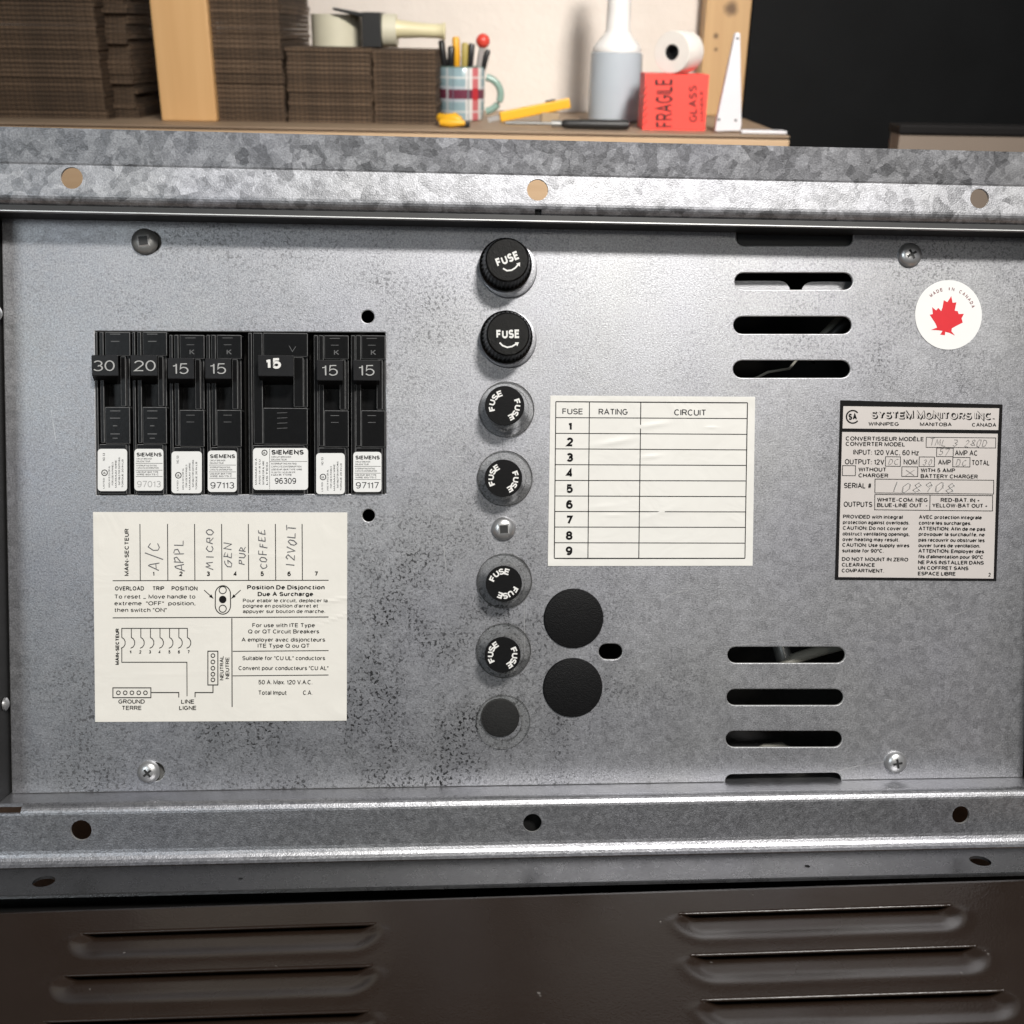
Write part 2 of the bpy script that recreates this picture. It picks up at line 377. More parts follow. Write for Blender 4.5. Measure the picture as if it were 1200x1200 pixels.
def _a(cx, cy, rx, ry, t0, t1, n=9): return [(cx+rx*math.cos(math.radians(t0+(t1-t0)*i/n)), cy+ry*math.sin(math.radians(t0+(t1-t0)*i/n))) for i in range(n+1)]
def _o(cx, cy, rx, ry, n=16): return _a(cx, cy, rx, ry, 90, 450, n)
X_ = 0.73
FONT = {
 'A': (.72, [[(0, 0), (.36, 1), (.72, 0)], [(.13, .34), (.59, .34)]]), 'B': (.62, [[(0, .53), (.34, .53)]+_a(.34, .265, .28, .265, 90, -90)+[(0, 0), (0, 1), (.32, 1)]+_a(.32, .765, .25, .235, 90, -90)]),
 'C': (.70, [_a(.36, .5, .36, .5, 48, 312, 16)]), 'D': (.66, [[(0, .5), (0, 1), (.3, 1)]+_a(.3, .5, .36, .5, 90, -90, 12)+[(0, 0), (0, .5)]]), 'E': (.54, [[(.54, 1), (0, 1), (0, 0), (.54, 0)], [(0, .53), (.49, .53)]]),
 'F': (.50, [[(.5, 1), (0, 1), (0, 0)], [(0, .52), (.44, .52)]]), 'G': (.72, [_a(.36, .5, .36, .5, 48, 335, 16)+[(.70, .46), (.42, .46)]]), 'H': (.64, [[(0, 0), (0, 1)], [(.64, 0), (.64, 1)], [(0, .52), (.64, .52)]]),
 'I': (.0, [[(0, 0), (0, 1)]]), 'J': (.45, [[(.45, 1), (.45, .25)]+_a(.225, .25, .225, .25, 0, -180)]), 'K': (.62, [[(0, 0), (0, 1)], [(.58, 1), (0, .40)], [(.19, .58), (.62, 0)]]), 'L': (.48, [[(0, 1), (0, 0), (.48, 0)]]),
 'M': (.80, [[(0, 0), (0, 1), (.40, .08), (.80, 1), (.80, 0)]]), 'N': (.64, [[(0, 0), (0, 1), (.64, 0), (.64, 1)]]), 'O': (.76, [_o(.38, .5, .38, .5)]), 'P': (.58, [[(0, 0), (0, 1), (.32, 1)]+_a(.32, .73, .26, .27, 90, -90)+[(0, .46)]]),
 'Q': (.76, [_o(.38, .5, .38, .5), [(.45, .25), (.76, -.04)]]), 'R': (.62, [[(0, 0), (0, 1), (.34, 1)]+_a(.34, .745, .26, .255, 90, -90)+[(0, .49)], [(.34, .49), (.62, 0)]]),
 'S': (.58, [_a(.29, .745, .27, .255, 25, 262, 10)+_a(.29, .255, .29, .255, 82, -155, 10)]), 'T': (.60, [[(0, 1), (.6, 1)], [(.3, 1), (.3, 0)]]), 'U': (.62, [[(0, 1), (0, .31)]+_a(.31, .31, .31, .31, 180, 360, 10)+[(.62, 1)]]),
 'V': (.66, [[(0, 1), (.33, 0), (.66, 1)]]), 'W': (.94, [[(0, 1), (.23, 0), (.47, .95), (.71, 0), (.94, 1)]]), 'X': (.62, [[(0, 0), (.62, 1)], [(0, 1), (.62, 0)]]), 'Y': (.64, [[(0, 1), (.32, .44), (.64, 1)], [(.32, .44), (.32, 0)]]), 'Z': (.58, [[(0, 1), (.58, 1), (0, 0), (.58, 0)]]),
 'a': (.48, [_a(.24, .53, .22, .20, 165, 0, 8)+[(.46, 0)], _o(.22, .20, .22, .20, 12)]), 'b': (.50, [[(0, 0), (0, 1)], _o(.25, X_/2, .25, X_/2)]), 'c': (.46, [_a(.25, X_/2, .25, X_/2, 45, 315, 12)]), 'd': (.50, [[(.5, 0), (.5, 1)], _o(.25, X_/2, .25, X_/2)]),
 'e': (.50, [[(.0, .38), (.5, .38)]+_a(.25, X_/2, .25, X_/2, 5, 310, 13)]), 'f': (.28, [[(.1, 0), (.1, .8)]+_a(.27, .82, .17, .18, 180, 80, 5), [(0, .70), (.28, .70)]]), 'g': (.50, [_o(.25, X_/2, .25, X_/2), [(.5, X_), (.5, -.05)]+_a(.25, -.05, .25, .20, 0, -150, 7)]),
 'h': (.46, [[(0, 0), (0, 1)], [(0, .40)]+_a(.23, .46, .23, .27, 170, 0, 7)+[(.46, 0)]]), 'i': (.0, [[(0, 0), (0, .72)], [(0, .87), (0, 1)]]), 'j': (.1, [[(.1, .72), (.1, -.2), (-.05, -.24)], [(.1, .87), (.1, 1)]]), 'k': (.46, [[(0, 0), (0, 1)], [(.42, .72), (0, .28)], [(.15, .42), (.46, 0)]]),
 'l': (.0, [[(0, 0), (0, 1)]]), 'm': (.78, [[(0, 0), (0, .72)], [(0, .45)]+_a(.195, .50, .195, .23, 165, 0, 6)+[(.39, 0)], [(.39, .45)]+_a(.585, .50, .195, .23, 165, 0, 6)+[(.78, 0)]]), 'n': (.46, [[(0, 0), (0, .72)], [(0, .40)]+_a(.23, .46, .23, .27, 170, 0, 7)+[(.46, 0)]]),
 'o': (.52, [_o(.26, X_/2, .26, X_/2)]), 'p': (.50, [[(0, -.25), (0, X_)], _o(.25, X_/2, .25, X_/2)]), 'q': (.50, [[(.5, -.25), (.5, X_)], _o(.25, X_/2, .25, X_/2)]), 'r': (.27, [[(0, 0), (0, .72)], [(0, .38)]+_a(.27, .43, .27, .29, 170, 85, 5)]),
 's': (.42, [[(x*.74, y*X_) for x, y in _a(.29, .745, .27, .255, 25, 262, 8)+_a(.29, .255, .29, .255, 82, -155, 8)]]), 't': (.28, [[(.1, .95), (.1, .16)]+_a(.25, .16, .15, .16, 180, 285, 5), [(0, .70), (.28, .70)]]), 'u': (.46, [[(0, .72), (0, .27)]+_a(.23, .27, .23, .27, 180, 355, 7), [(.46, .72), (.46, 0)]]),
 'v': (.46, [[(0, .72), (.23, 0), (.46, .72)]]), 'w': (.70, [[(0, .72), (.17, 0), (.35, .68), (.53, 0), (.70, .72)]]), 'x': (.44, [[(0, 0), (.44, .72)], [(0, .72), (.44, 0)]]), 'y': (.46, [[(0, .72), (.24, .02)], [(.46, .72), (.17, -.22), (.03, -.22)]]), 'z': (.42, [[(0, .72), (.42, .72), (0, 0), (.42, 0)]]),
 '0': (.56, [_o(.28, .5, .28, .5)]), '1': (.25, [[(.22, 1), (.22, 0)], [(0, .79), (.2, .83)]]), '2': (.54, [_a(.27, .72, .26, .28, 165, -28, 9)+[(0, .0), (.54, 0)]]), '3': (.55, [_a(.27, .745, .25, .255, 155, -80, 9)+_a(.27, .265, .28, .265, 80, -155, 9)]), '4': (.58, [[(.42, 0), (.42, 1), (0, .28), (.58, .28)]]),
 '5': (.55, [[(.50, 1), (.10, 1), (.04, .47)]+_a(.27, .32, .28, .32, 135, -150, 11)]), '6': (.56, [_o(.28, .31, .28, .31), _a(.31, .5, .31, .5, 200, 50, 8)]), '7': (.54, [[(0, 1), (.54, 1), (.18, 0)]]), '8': (.56, [_o(.28, .755, .24, .245, 14), _o(.28, .265, .28, .265, 14)]), '9': (.56, [_o(.28, .69, .28, .31), _a(.25, .5, .31, .5, 20, -130, 8)]),
 '.': (.0, [[(0, 0), (0, .10)]]), ',': (.05, [[(.05, .1), (0, -.12)]]), ':': (.0, [[(0, 0), (0, .12)], [(0, .52), (0, .64)]]), '-': (.26, [[(0, .38), (.26, .38)]]), '+': (.4, [[(0, .4), (.4, .4)], [(.2, .2), (.2, .6)]]), "'": (.0, [[(0, .72), (0, 1)]]), '"': (.16, [[(0, .72), (0, 1)], [(.16, .72), (.16, 1)]]),
 '/': (.36, [[(0, -.05), (.36, 1.05)]]), '_': (.5, [[(0, -.05), (.5, -.05)]]), '#': (.56, [[(.1, 0), (.22, 1)], [(.34, 0), (.46, 1)], [(0, .34), (.54, .34)], [(.02, .66), (.56, .66)]]), '\u00b0': (.24, [_o(.12, .86, .12, .14, 10)]),
}
FONT['\u00c8'] = (.54, FONT['E'][1]+[[(.12, 1.32), (.32, 1.14)]])
def glyphs(txt, bold):
    """single-stroke sans lettering turned into ribbons: vertices, faces, left edge, width, stroke index"""
    sw = 0.150 + bold*2.6; x = 0.0; strokes = []
    for ch in txt:
        if ch == ' ': x += 0.34; continue
        w, st = FONT[ch]
        for p in st: strokes.append([(x+sw/2+a, sw/2+b*(1-sw)) for a, b in p])
        x += w + sw + 0.095
    vs, fs, ks = [], [], []
    for k, p in enumerate(strokes):
        q = [p[0]]
        for c in p[1:]:
            if (c[0]-q[-1][0])**2 + (c[1]-q[-1][1])**2 > 1e-6: q.append(c)
        P2 = [Vector(c) for c in q]; closed = (P2[0]-P2[-1]).length < 1e-4
        if closed: P2.pop()
        n = len(P2); b = len(vs)
        for sgn in (1, -1):
            for i in range(n):
                a = P2[i-1] if (i or closed) else None; c = P2[(i+1) % n] if (i < n-1 or closed) else None
                d1 = (P2[i]-a).normalized() if a is not None else (c-P2[i]).normalized()
                d2 = (c-P2[i]).normalized() if c is not None else d1
                t = d1+d2; t = t.normalized() if t.length > 1e-6 else d1
                m = Vector((-t.y, t.x)); cs = max(0.42, abs(m.dot(Vector((-d1.y, d1.x)))))
                e = P2[i] + m*(sgn*sw/2/cs); vs.append((e.x, max(-.34, min(1.36, e.y)))); ks.append(k % 5)
        for i in range(n if closed else n-1): fs.append([b+i, b+(i+1) % n, b+n+(i+1) % n, b+n+i])
    return vs, fs, 0.0, max(0.08, x-0.095), ks

def sheet_2d(loops, thick, bevel):
    """flat sheet with punched openings: loops of (x, z); front face at y=0, thickness going to +y"""
    cu = bpy.data.curves.new('outline', 'CURVE'); cu.dimensions = '2D'; cu.fill_mode = 'BOTH'
    cu.extrude = thick/2 - bevel; cu.bevel_depth = bevel; cu.bevel_resolution = 2
    for lp in loops:
        sp = cu.splines.new('POLY'); sp.points.add(len(lp)-1)
        for q, (x, z) in zip(sp.points, lp): q.co = (x, z, 0, 1)
        sp.use_cyclic_u = True
    ob = bpy.data.objects.new('outline', cu)
    me = ob.to_mesh()
    vs = [Vector((v.co.x, -v.co.z + thick/2, v.co.y)) for v in me.vertices]; fs = [list(p.vertices) for p in me.polygons]
    ob.to_mesh_clear(); bpy.data.objects.remove(ob); bpy.data.curves.remove(cu)
    return vs, fs

def boolean_cut(mb, cut, mat, name, parent):
    o = mb.build(name, mat, parent)
    c = cut.build('cutter', mat)
    if parent is not None: c.matrix_world = Matrix.Identity(4)
    md = o.modifiers.new('cut', 'BOOLEAN'); md.object = c; md.operation = 'DIFFERENCE'; md.solver = 'EXACT'
    par = o.parent; o.parent = None; o.matrix_world = Matrix.Identity(4)
    bpy.context.view_layer.update()
    dg = bpy.context.evaluated_depsgraph_get()
    me = bpy.data.meshes.new_from_object(o.evaluated_get(dg))
    o.modifiers.clear(); old = o.data; o.data = me; me.name = name
    bpy.data.meshes.remove(old)
    cme = c.data; bpy.data.objects.remove(c); bpy.data.meshes.remove(cme)
    o.parent = par
    return o

def empty(name, loc, mat=None):
    o = bpy.data.objects.new(name, None); COL.objects.link(o); o.empty_display_size = 0.02
    if mat is not None: o.matrix_world = mat
    else: o.location = loc
    ORIG[o.name] = Vector((0, 0, 0)) if mat is not None else Vector(loc)
    return o
def tag(o, label, cat, group=None):
    o['label'] = label; o['category'] = cat
    if group: o['group'] = group
    return o
def rrect(x0, y0, x1, y1, r, n=5):
    pts = []
    for cx, cy, a in ((x1-r, y0+r, -90), (x1-r, y1-r, 0), (x0+r, y1-r, 90), (x0+r, y0+r, 180)):
        for i in range(n+1):
            t = math.radians(a+90*i/n); pts.append((cx+r*math.cos(t), cy+r*math.sin(t)))
    return pts
def circ(cx, cy, r, n=32, ry=None): return [(cx+r*math.cos(2*math.pi*i/n), cy+(ry or r)*math.sin(2*math.pi*i/n)) for i in range(n)]
def slot(x0, x1, y, h, n=8):
    r = h/2; p = []
    for i in range(n+1): t = math.radians(-90+180*i/n); p.append((x1-r+r*math.cos(t), y+r*math.sin(t)))
    for i in range(n+1): t = math.radians(90+180*i/n); p.append((x0+r+r*math.cos(t), y+r*math.sin(t)))
    return p

# ================================================================== THE SETTING
BENCH_Y = 1.30
def B(px, py, yd):                              # spot in the workshop, yd metres ahead of the camera
    r = ray(px, py); return CAM + r*(yd/r.y)
ZB = B(450, 151, BENCH_Y).z                     # height of the far bench
def on_bench(px, py):
    r = ray(px, py); return CAM + r*((ZB-CAM.z)/r.z)
WALL_Y = 1.66

pl = NT('painted_plaster')
f_ = pl.noise(9, 5, 0.6)
pl.set(Base_Color=pl.mix(f_, (0.68, 0.615, 0.555), (0.75, 0.69, 0.63)), Roughness=0.8)
pl.bump(pl.noise(40, 5, 0.6), 0.5, 0.004)
M['plaster'] = pl.m
fl = MB().box((-2.2, WALL_Y, 0), (2.2, WALL_Y+0.12, 1.50)).build('wall', 'plaster'); fl['kind'] = 'structure'
M['concrete'] = plain('concrete', (0.22, 0.21, 0.20), 0.85, 0, 0.2, 8, bump=0.3, bscale=60)
fl = MB().box((-2.2, -1.6, -0.1), (2.2, WALL_Y-0.002, 0)).build('floor', 'concrete'); fl['kind'] = 'structure'

M['ply'] = wood('plywood_edge', (0.50, 0.33, 0.19), (0.64, 0.45, 0.28), 18, (0.08, 1, 1.0))
M['ply_dark'] = wood('glue_line', (0.10, 0.06, 0.035), (0.16, 0.10, 0.06), 18, (0.08, 1, 1.0))
bx0, bx1 = B(-140, 150, BENCH_Y).x, B(925, 162, BENCH_Y).x
bench = empty('workbench', ((bx0+bx1)/2, 1.48, 0))
M['hardboard'] = wood('worn_hardboard', (0.27, 0.19, 0.125), (0.38, 0.28, 0.19), 10, (0.3, 1, 1))
MB().box((bx0, BENCH_Y, ZB-0.0022), (bx1, WALL_Y-0.003, ZB)).build('bench_top', 'hardboard', bench)
MB().box((bx0, BENCH_Y+0.003, ZB-0.0245), (bx1-0.002, WALL_Y-0.004, ZB-0.0024)).build('dark_seam', 'ply_dark', bench)
MB().box((bx0, BENCH_Y-0.002, ZB-0.22), (bx1, BENCH_Y+0.0028, ZB-0.0044)).build('front_apron', 'ply', bench, bevel=0.0008)
for lx in (bx0+0.04, bx1-0.04):
    for ly in (BENCH_Y+0.06, WALL_Y-0.06):
        MB().box((lx-0.035, ly-0.035, 0), (lx+0.035, ly+0.035, ZB-0.0247)).build('leg', 'ply', bench)
tag(bench, 'pale plywood workbench along the back wall holding cardboard, mug and bottle', 'workbench')

# ================================================================== THE CONVERTER
UM = Matrix((AX, AY, AZ)).transposed().to_4x4(); UM.translation = ORG
unit = empty('power_converter', None, UM)
tag(unit, 'galvanised steel power converter panel with breakers, fuse holders and paper charts', 'power converter')

DF = 0.014                                      # flange stands this far in front of the panel
PT = 0.0011                                     # sheet thickness

# ---- front panel
def loop(px_pts): return [(lambda v: (v.x, v.z))(P(x, y)) for x, y in px_pts]
xl, xr = P(9, 600).x, P(1207, 600).x
zt, zb = P(600, 250).z, P(600, 919.5).z
def at_edge(px): return P(px, 919.5).x
# bottom vent is open through the bottom edge, so it belongs to the outline
vb0, vb1 = P(849, 914).x, P(987, 914).x
zv = P(918, 905.5).z; rv = 0.0028
outline = [(xl, zt), (xl, zb), (vb0, zb)]
for i in range(7):
    t = math.radians(180-90*i/6); outline.append((vb0+rv+rv*math.cos(t), zv-rv+rv*math.sin(t)))
for i in range(7):
    t = math.radians(90-90*i/6); outline.append((vb1-rv+rv*math.cos(t), zv-rv+rv*math.sin(t)))
outline += [(vb1, zb), (xr, zb), (xr, zt)]
holes = [loop([(110, 387), (452.5, 388.5), (453.5, 579.5), (112, 581)])]
for x0, x1, y, h in ((860, 1000.5, 329.5, 22), (858.5, 999, 381, 22.5), (858, 997.5, 432.5, 22.5), (851.5, 991.5, 767.5, 21), (850.5, 989.5, 817, 21), (849.5, 988, 866, 21)):
    holes.append(loop(slot(x0, x1, y, h)))
holes.append(loop(rrect(862, 262, 1001, 289, 10)))
for x, y, r in ((431, 371, 8.6), (432, 604, 8.4)): holes.append(loop(circ(x, y, r)))
holes.append(loop(slot(700.5, 730.5, 763.5, 20.5)))
holes.append(loop(slot(157, 190, 283.5, 28)))
holes.append(loop(slot(165, 194, 904.5, 24)))
vs, fs = sheet_2d([outline] + holes, PT, 0.00030)
pm = MB().add(vs, fs)
NPF = len(fs)
for pts in ([(975, 905), (1005, 897.5), (1036, 892.5)], [(850, 758), (892, 753), (931, 750)], [(1010, 754), (1028, 751.5)], [(300, 600-252), (306, 352)], [(700, 452), (716, 447)], [(780, 700), (792, 694), (806, 692)], [(520, 640), (523, 668)], [(614, 690), (615, 760)], [(1120, 720), (1138, 713)], [(60, 480), (66, 520)], [(460, 600), (464, 604)]):
    pm.line(pts, 0.55, 0.00004, 2)
panel = pm.build('front_panel', ['panel', 'rim', 'hairline'], unit, recalc=True)
for pg in panel.data.polygons:
    if pg.index < NPF and abs(pg.normal.y) < 0.86: pg.material_index = 1       # bright sheared edges
panel['label'] = 'flat galvanised front panel with vent slots and oxide flecks'

# ---- swept sheet-metal profiles
def swept(mb, prof, x0, x1, th, mi=0, side=1):
    n = len(prof); pts = [Vector(p) for p in prof]; off = []
    for i in range(n):
        a = (pts[i]-pts[i-1]).normalized() if i else (pts[1]-pts[0]).normalized()
        b = (pts[i+1]-pts[i]).normalized() if i < n-1 else a
        t = (a+b).normalized(); q = Vector((-t.y, t.x))*side; c = max(0.6, q.dot(Vector((-a.y, a.x))*side))
        off.append(pts[i]+q*(th/c))
    ring = pts + off[::-1]; m = len(ring)
    v = [(x0, -p.x, p.y) for p in ring] + [(x1, -p.x, p.y) for p in ring]
    f = [(i, (i+1) % m, m+(i+1) % m, m+i) for i in range(m)]
    for i in range(n-1):
        f.append((i, m-1-i, m-2-i, i+1)); f.append((m+i, m+i+1, m+m-2-i, m+m-1-i))
    return mb.add(v, f, mi)
def bend(c, r, a0, a1, n=8): return [(c[0]+r*math.cos(math.radians(a0+(a1-a0)*i/n)), c[1]+r*math.sin(math.radians(a0+(a1-a0)*i/n))) for i in range(n+1)]
FX0, FX1 = P(-120, 600).x, P(1330, 600).x
def zf(py, d=DF): return P(600, py, d).z
# top flange, profile in (distance in front of panel, height): rolled lower edge, flat face, lip leaning forward
z_low, z_cr, z_top = zf(252.5), zf(203), zf(163.5)
r1 = 0.0040
prof = bend((DF-r1, z_low+r1), r1, -100, 0, 9)
prof += [(DF, z_cr-0.0006), (DF+0.0002, z_cr)]
lean = math.radians(13); Ln = (z_top-z_cr)/(math.cos(lean)+0.28*math.sin(lean))
for i in range(1, 7):
    prof.append((DF+0.0002+Ln*math.sin(lean)*i/6, z_cr+Ln*math.cos(lean)*i/6))
top = swept(MB(), prof, FX0, FX1, 0.0011, side=1)
cut = MB()
for x, y, r in ((84, 208.5, 12), (630, 222.5, 12.2), (1148, 232.5, 11.5)):
    c = P(x, y, DF); cut.lathe([(r*MM*0.283, -0.006), (r*MM*0.283, 0.006)], c, (0, -1, 0), 32)
c = P(631, 249, DF); cut.box((c.x-0.0011, c.y-0.003, c.z-0.006), (c.x+0.0011, c.y+0.008, c.z+0.0012))
ft = boolean_cut(top, cut, 'flange_top', 'mounting_flange', unit)
def bright_rims(o, spots):
    o.data.materials.append(M['rim'])
    for pg in o.data.polygons:
        for c, r in spots:
            if abs(math.hypot(pg.center.x-c.x, pg.center.z-c.z)-r) < r*0.08 and abs(pg.normal.y) < 0.3: pg.material_index = len(o.data.materials)-1
bright_rims(ft, [(P(x, y, DF), r*MM*0.283) for x, y, r in ((84, 208.5, 12), (630, 222.5, 12.2), (1148, 232.5, 11.5))])
ft['label'] = 'spangled zinc mounting flange along the top edge'
# bottom flange: rolled upper edge, flat face with holes, bend, shelf reaching forward
z_r, z_c1, z_c2 = zf(934.5), zf(986), zf(1008, DF+0.004)
prof = bend((DF-0.0032, z_r-0.0032), 0.0032, 115, 0, 9)
prof += [(DF, z_c1)]
cx_, cz_ = DF+0.0052, z_c1-0.0004
prof += [(DF+0.0052-0.0052*math.cos(math.radians(t)), z_c1-0.0052*math.sin(math.radians(t))) for t in (12, 24, 36, 48, 60)]
e0 = prof[-1]
pt = P(600, 1036.5, DF+0.019)
low = swept(MB(), prof, FX0, FX1, 0.0011, side=-1)
cut = MB()
for x, y, r in ((95, 973, 11.8), (624, 964.5, 11), (1126, 955, 10.8)):
    c = P(x, y, DF); cut.lathe([(r*MM*0.283, -0.006), (r*MM*0.283, 0.006)], c, (0, -1, 0), 32)
for x, y, s_ in ((-40, 948, 1), (1243, 932, -1)):
    c0 = P(x, y-9, DF); c1 = P(x+s_*64 if s_ > 0 else x-40, y+5.5, DF)
    cut.box((min(c0.x, c1.x), c0.y-0.004, c1.z), (max(c0.x, c1.x), c0.y+0.009, c0.z+0.004))
fb = boolean_cut(low, cut, 'flange_low', 'mounting_flange', unit)
bright_rims(fb, [(P(x, y, DF), r*MM*0.283) for x, y, r in ((95, 973, 11.8), (624, 964.5, 11), (1126, 955, 10.8))])
fb['label'] = 'smooth zinc flange and shelf along the bottom edge'

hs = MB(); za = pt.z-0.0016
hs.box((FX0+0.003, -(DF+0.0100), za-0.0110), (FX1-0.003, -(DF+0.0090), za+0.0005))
hs.build('gap_shade_strip', 'black', unit, bevel=0.0003)  # added black strip, paints the shade in the gap under the shelf

M['leaf'] = galv('dark_shelf_zinc', 0.072, 300, 0.25, rough=0.30, grain=0.3, amount=0.1, metal=0.7, blue=1.03)  # shelf of the bottom flange, coloured darker than its face
lf = swept(MB(), [(e0[0]+0.0002, e0[1]-0.0003), (DF+0.0060, z_c1-0.0052), (DF+0.0188, pt.z+0.0002), (DF+0.0193, pt.z-0.0001), (DF+0.0194, pt.z-0.0008)], FX0, FX1, 0.0009, side=-1)
cut = MB()
for x, y in ((51.5, 1033.5), (1149, 1001.5)):
    c = P(x, y, DF+0.011); cut.lathe([(0.0034, -0.006), (0.0034, 0.006)], c, (0, 0, 1), 28)
c = P(282, 1030, DF+0.012); cut.lathe([(0.0007, -0.006), (0.0007, 0.006)], c, (0, 0, 1), 12)
c = P(946, 1011, DF+0.012); cut.lathe([(0.0009, -0.006), (0.0009, 0.006)], c, (0, 0, 1), 12)
boolean_cut(lf, cut, 'leaf', 'dark_shelf', unit)

# ---- body behind and around the panel
zl = P(600, 919.5).z - 0.0004
body = MB()
th = 0.0011; bd = 0.075
zu = z_low + 0.0028
body.box((FX0+0.012, -(DF-0.0036), zl-th), (FX1-0.012, bd, zl))                   # floor of the box, seen as the ledge
body.box((FX0+0.012, -(DF-0.0036), zu-0.0030), (FX1-0.012, bd, zu-0.0030+th))      # roof of the box
body.build('case', 'sheet', unit)
lip = MB(); zz = zu-0.0030-0.0004
lip.box((FX0+0.012, -(DF-0.0012), z_low-0.0012), (FX1-0.012, -(DF-0.0020), z_low+0.0005))
lip.box((FX0+0.012, -(DF-0.0034), z_low-0.0011), (FX1-0.012, -(DF-0.0040), z_low+0.0036))
lip.box((FX0+0.012, -(DF-0.0022), z_low-0.0012), (FX1-0.012, 0.004, z_low-0.0004))
lip.box((FX0+0.012, -(DF-0.0008), z_low-0.00155), (FX1-0.012, -(DF-0.0030), z_low-0.00125), 1)  # bright strip painting the sheen along the lip's front edge
lip.build('inner_lip', ['dark_steel', 'rim'], unit)
for sx_, px in ((-1, 8), (1, 1208)):
    x = P(px, 600).x
    a = x - 0.0006 if sx_ < 0 else x+0.0006
    side = MB().box((a, -(DF-0.0005), zl+0.0002), (a+sx_*0.0012, bd, z_low-0.0014))
    side.build('side_wall', 'dark_steel', unit)
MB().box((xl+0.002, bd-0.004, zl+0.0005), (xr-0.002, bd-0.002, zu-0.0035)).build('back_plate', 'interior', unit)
for x, y in ((2.5, 367), (9.5, 825)):
    c = P(x, y, 0.004); c.x = xl - 0.0006
    MB().lathe([(0.0022, 0), (0.0021, 0.0006), (0.0012, 0.0012), (0, 0.0014)], c, (1, 0, 0), 16).build('rivet', 'chrome', unit, origin=c, smooth=40)
c = P(624, 964.5, DF-0.006)
MB().box((c.x-0.012, c.y, c.z-0.006), (c.x+0.012, c.y+0.002, c.z+0.006)).build('hole_dark_block', 'black', unit)  # black block added behind the middle hole so it looks dark inside
# things glimpsed through the vents
c0, c1 = P(861, 331, -0.006), P(925, 352, -0.006)
bk = MB()
bk.prism(slot(835, 926, 342, 26), 0, 0.001, 0, lambda x, y, d: P(x, y, -0.006-d))
bk.prism(slot(939, 1030, 343, 26), 0, 0.001, 0, lambda x, y, d: P(x, y, -0.006-d))
bk.build('inner_bracket', 'sheet', unit)
a, b = P(845, 262, -0.003), P(1016, 306, -0.004)
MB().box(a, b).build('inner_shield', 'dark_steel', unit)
def wire(pts, r, mat):
    MB().tube([P(x, y, -d) for x, y, d in pts], r, 10, 0).build('wire', mat, unit, smooth=50)
wire([(955, 420, .022), (972, 395, .020), (990, 378, .018), (1010, 362, .02)], 0.0016, 'cable_black')
wire([(950, 425, .026), (960, 398, .024), (985, 372, .022), (1012, 352, .02)], 0.0016, 'cable_grey')
wire([(905, 790, .012), (930, 772, .012), (958, 763, .013), (1000, 752, .018)], 0.0021, 'cable_grey')
wire([(912, 745, .016), (918, 768, .014), (925, 800, .016)], 0.0030, 'dull_steel')
wire([(880, 885, .012), (895, 876, .012), (915, 874, .014), (940, 885, .02)], 0.0014, 'cable_grey')
wire([(872, 450, .016), (900, 436, .014), (925, 432, .016), (935, 420, .02)], 0.0005, 'cable_grey')

# ---- screws
def screw(px, py, r, mat, sock, rot=0.0, d=0.0):
    c = P(px, py, d)
    mb = MB().lathe([(r, 0), (r, 0.0006), (r*0.93, 0.0012), (r*0.72, 0.0019), (r*0.40, 0.0022), (0.0, 0.0023)], c, (0, -1, 0), 32)
    o = mb.build('screw', mat, unit, origin=c, smooth=35)
    s_ = MB(); w = r*0.36
    if sock == 'square':
        a = [math.radians(rot+45+90*i) for i in range(4)]
        q = [(c.x+w*1.3*math.cos(t), c.z+w*1.3*math.sin(t)) for t in a]
        s_.add([(x, c.y-0.00245, z) for x, z in q], [(0, 1, 2, 3)], 1)
        q2 = [(c.x+w*1.75*math.cos(t), c.z+w*1.75*math.sin(t)) for t in a]
        for i in range(4):
            j = (i+1) % 4
            s_.add([(q[i][0], c.y-0.00246, q[i][1]), (q[j][0], c.y-0.00246, q[j][1]), (q2[j][0], c.y-0.00205, q2[j][1]), (q2[i][0], c.y-0.00205, q2[i][1])], [(0, 1, 2, 3)], 0)
    else:
        for k in (0, 90):
            t = math.radians(rot+k); a = Vector((math.cos(t), 0, math.sin(t))); b = Vector((-math.sin(t), 0, math.cos(t)))
            cc = c + Vector((0, -0.00240-0.00001*(k > 0), 0))
            s_.add([cc+a*w*1.15+b*w*.26, cc-a*w*1.15+b*w*.26, cc-a*w*1.15-b*w*.26, cc+a*w*1.15-b*w*.26], [(0, 1, 2, 3)], 1)
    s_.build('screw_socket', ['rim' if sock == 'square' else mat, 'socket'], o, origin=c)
    return o
screw(170, 283.5, 0.0043, 'dull_steel', 'square', 8)['label'] = 'dark oxidised square-socket screw in a slot'
screw(1065.5, 299, 0.0042, 'chrome', 'cross', 30)
screw(1049, 893, 0.0040, 'chrome', 'cross', 10)
screw(174.5, 904, 0.0038, 'chrome', 'cross', 40)
screw(590, 619.5, 0.0041, 'chrome', 'square', 3)
for x0, x1, y, h in ((157, 190, 283.5, 28), (165, 194, 904.5, 24)):
    a = P(x0-6, y-h, -0.0025); b = P(x1+6, y+h, -0.0035)
    MB().box(a, b).build('screw_tab', 'dull_steel', unit)

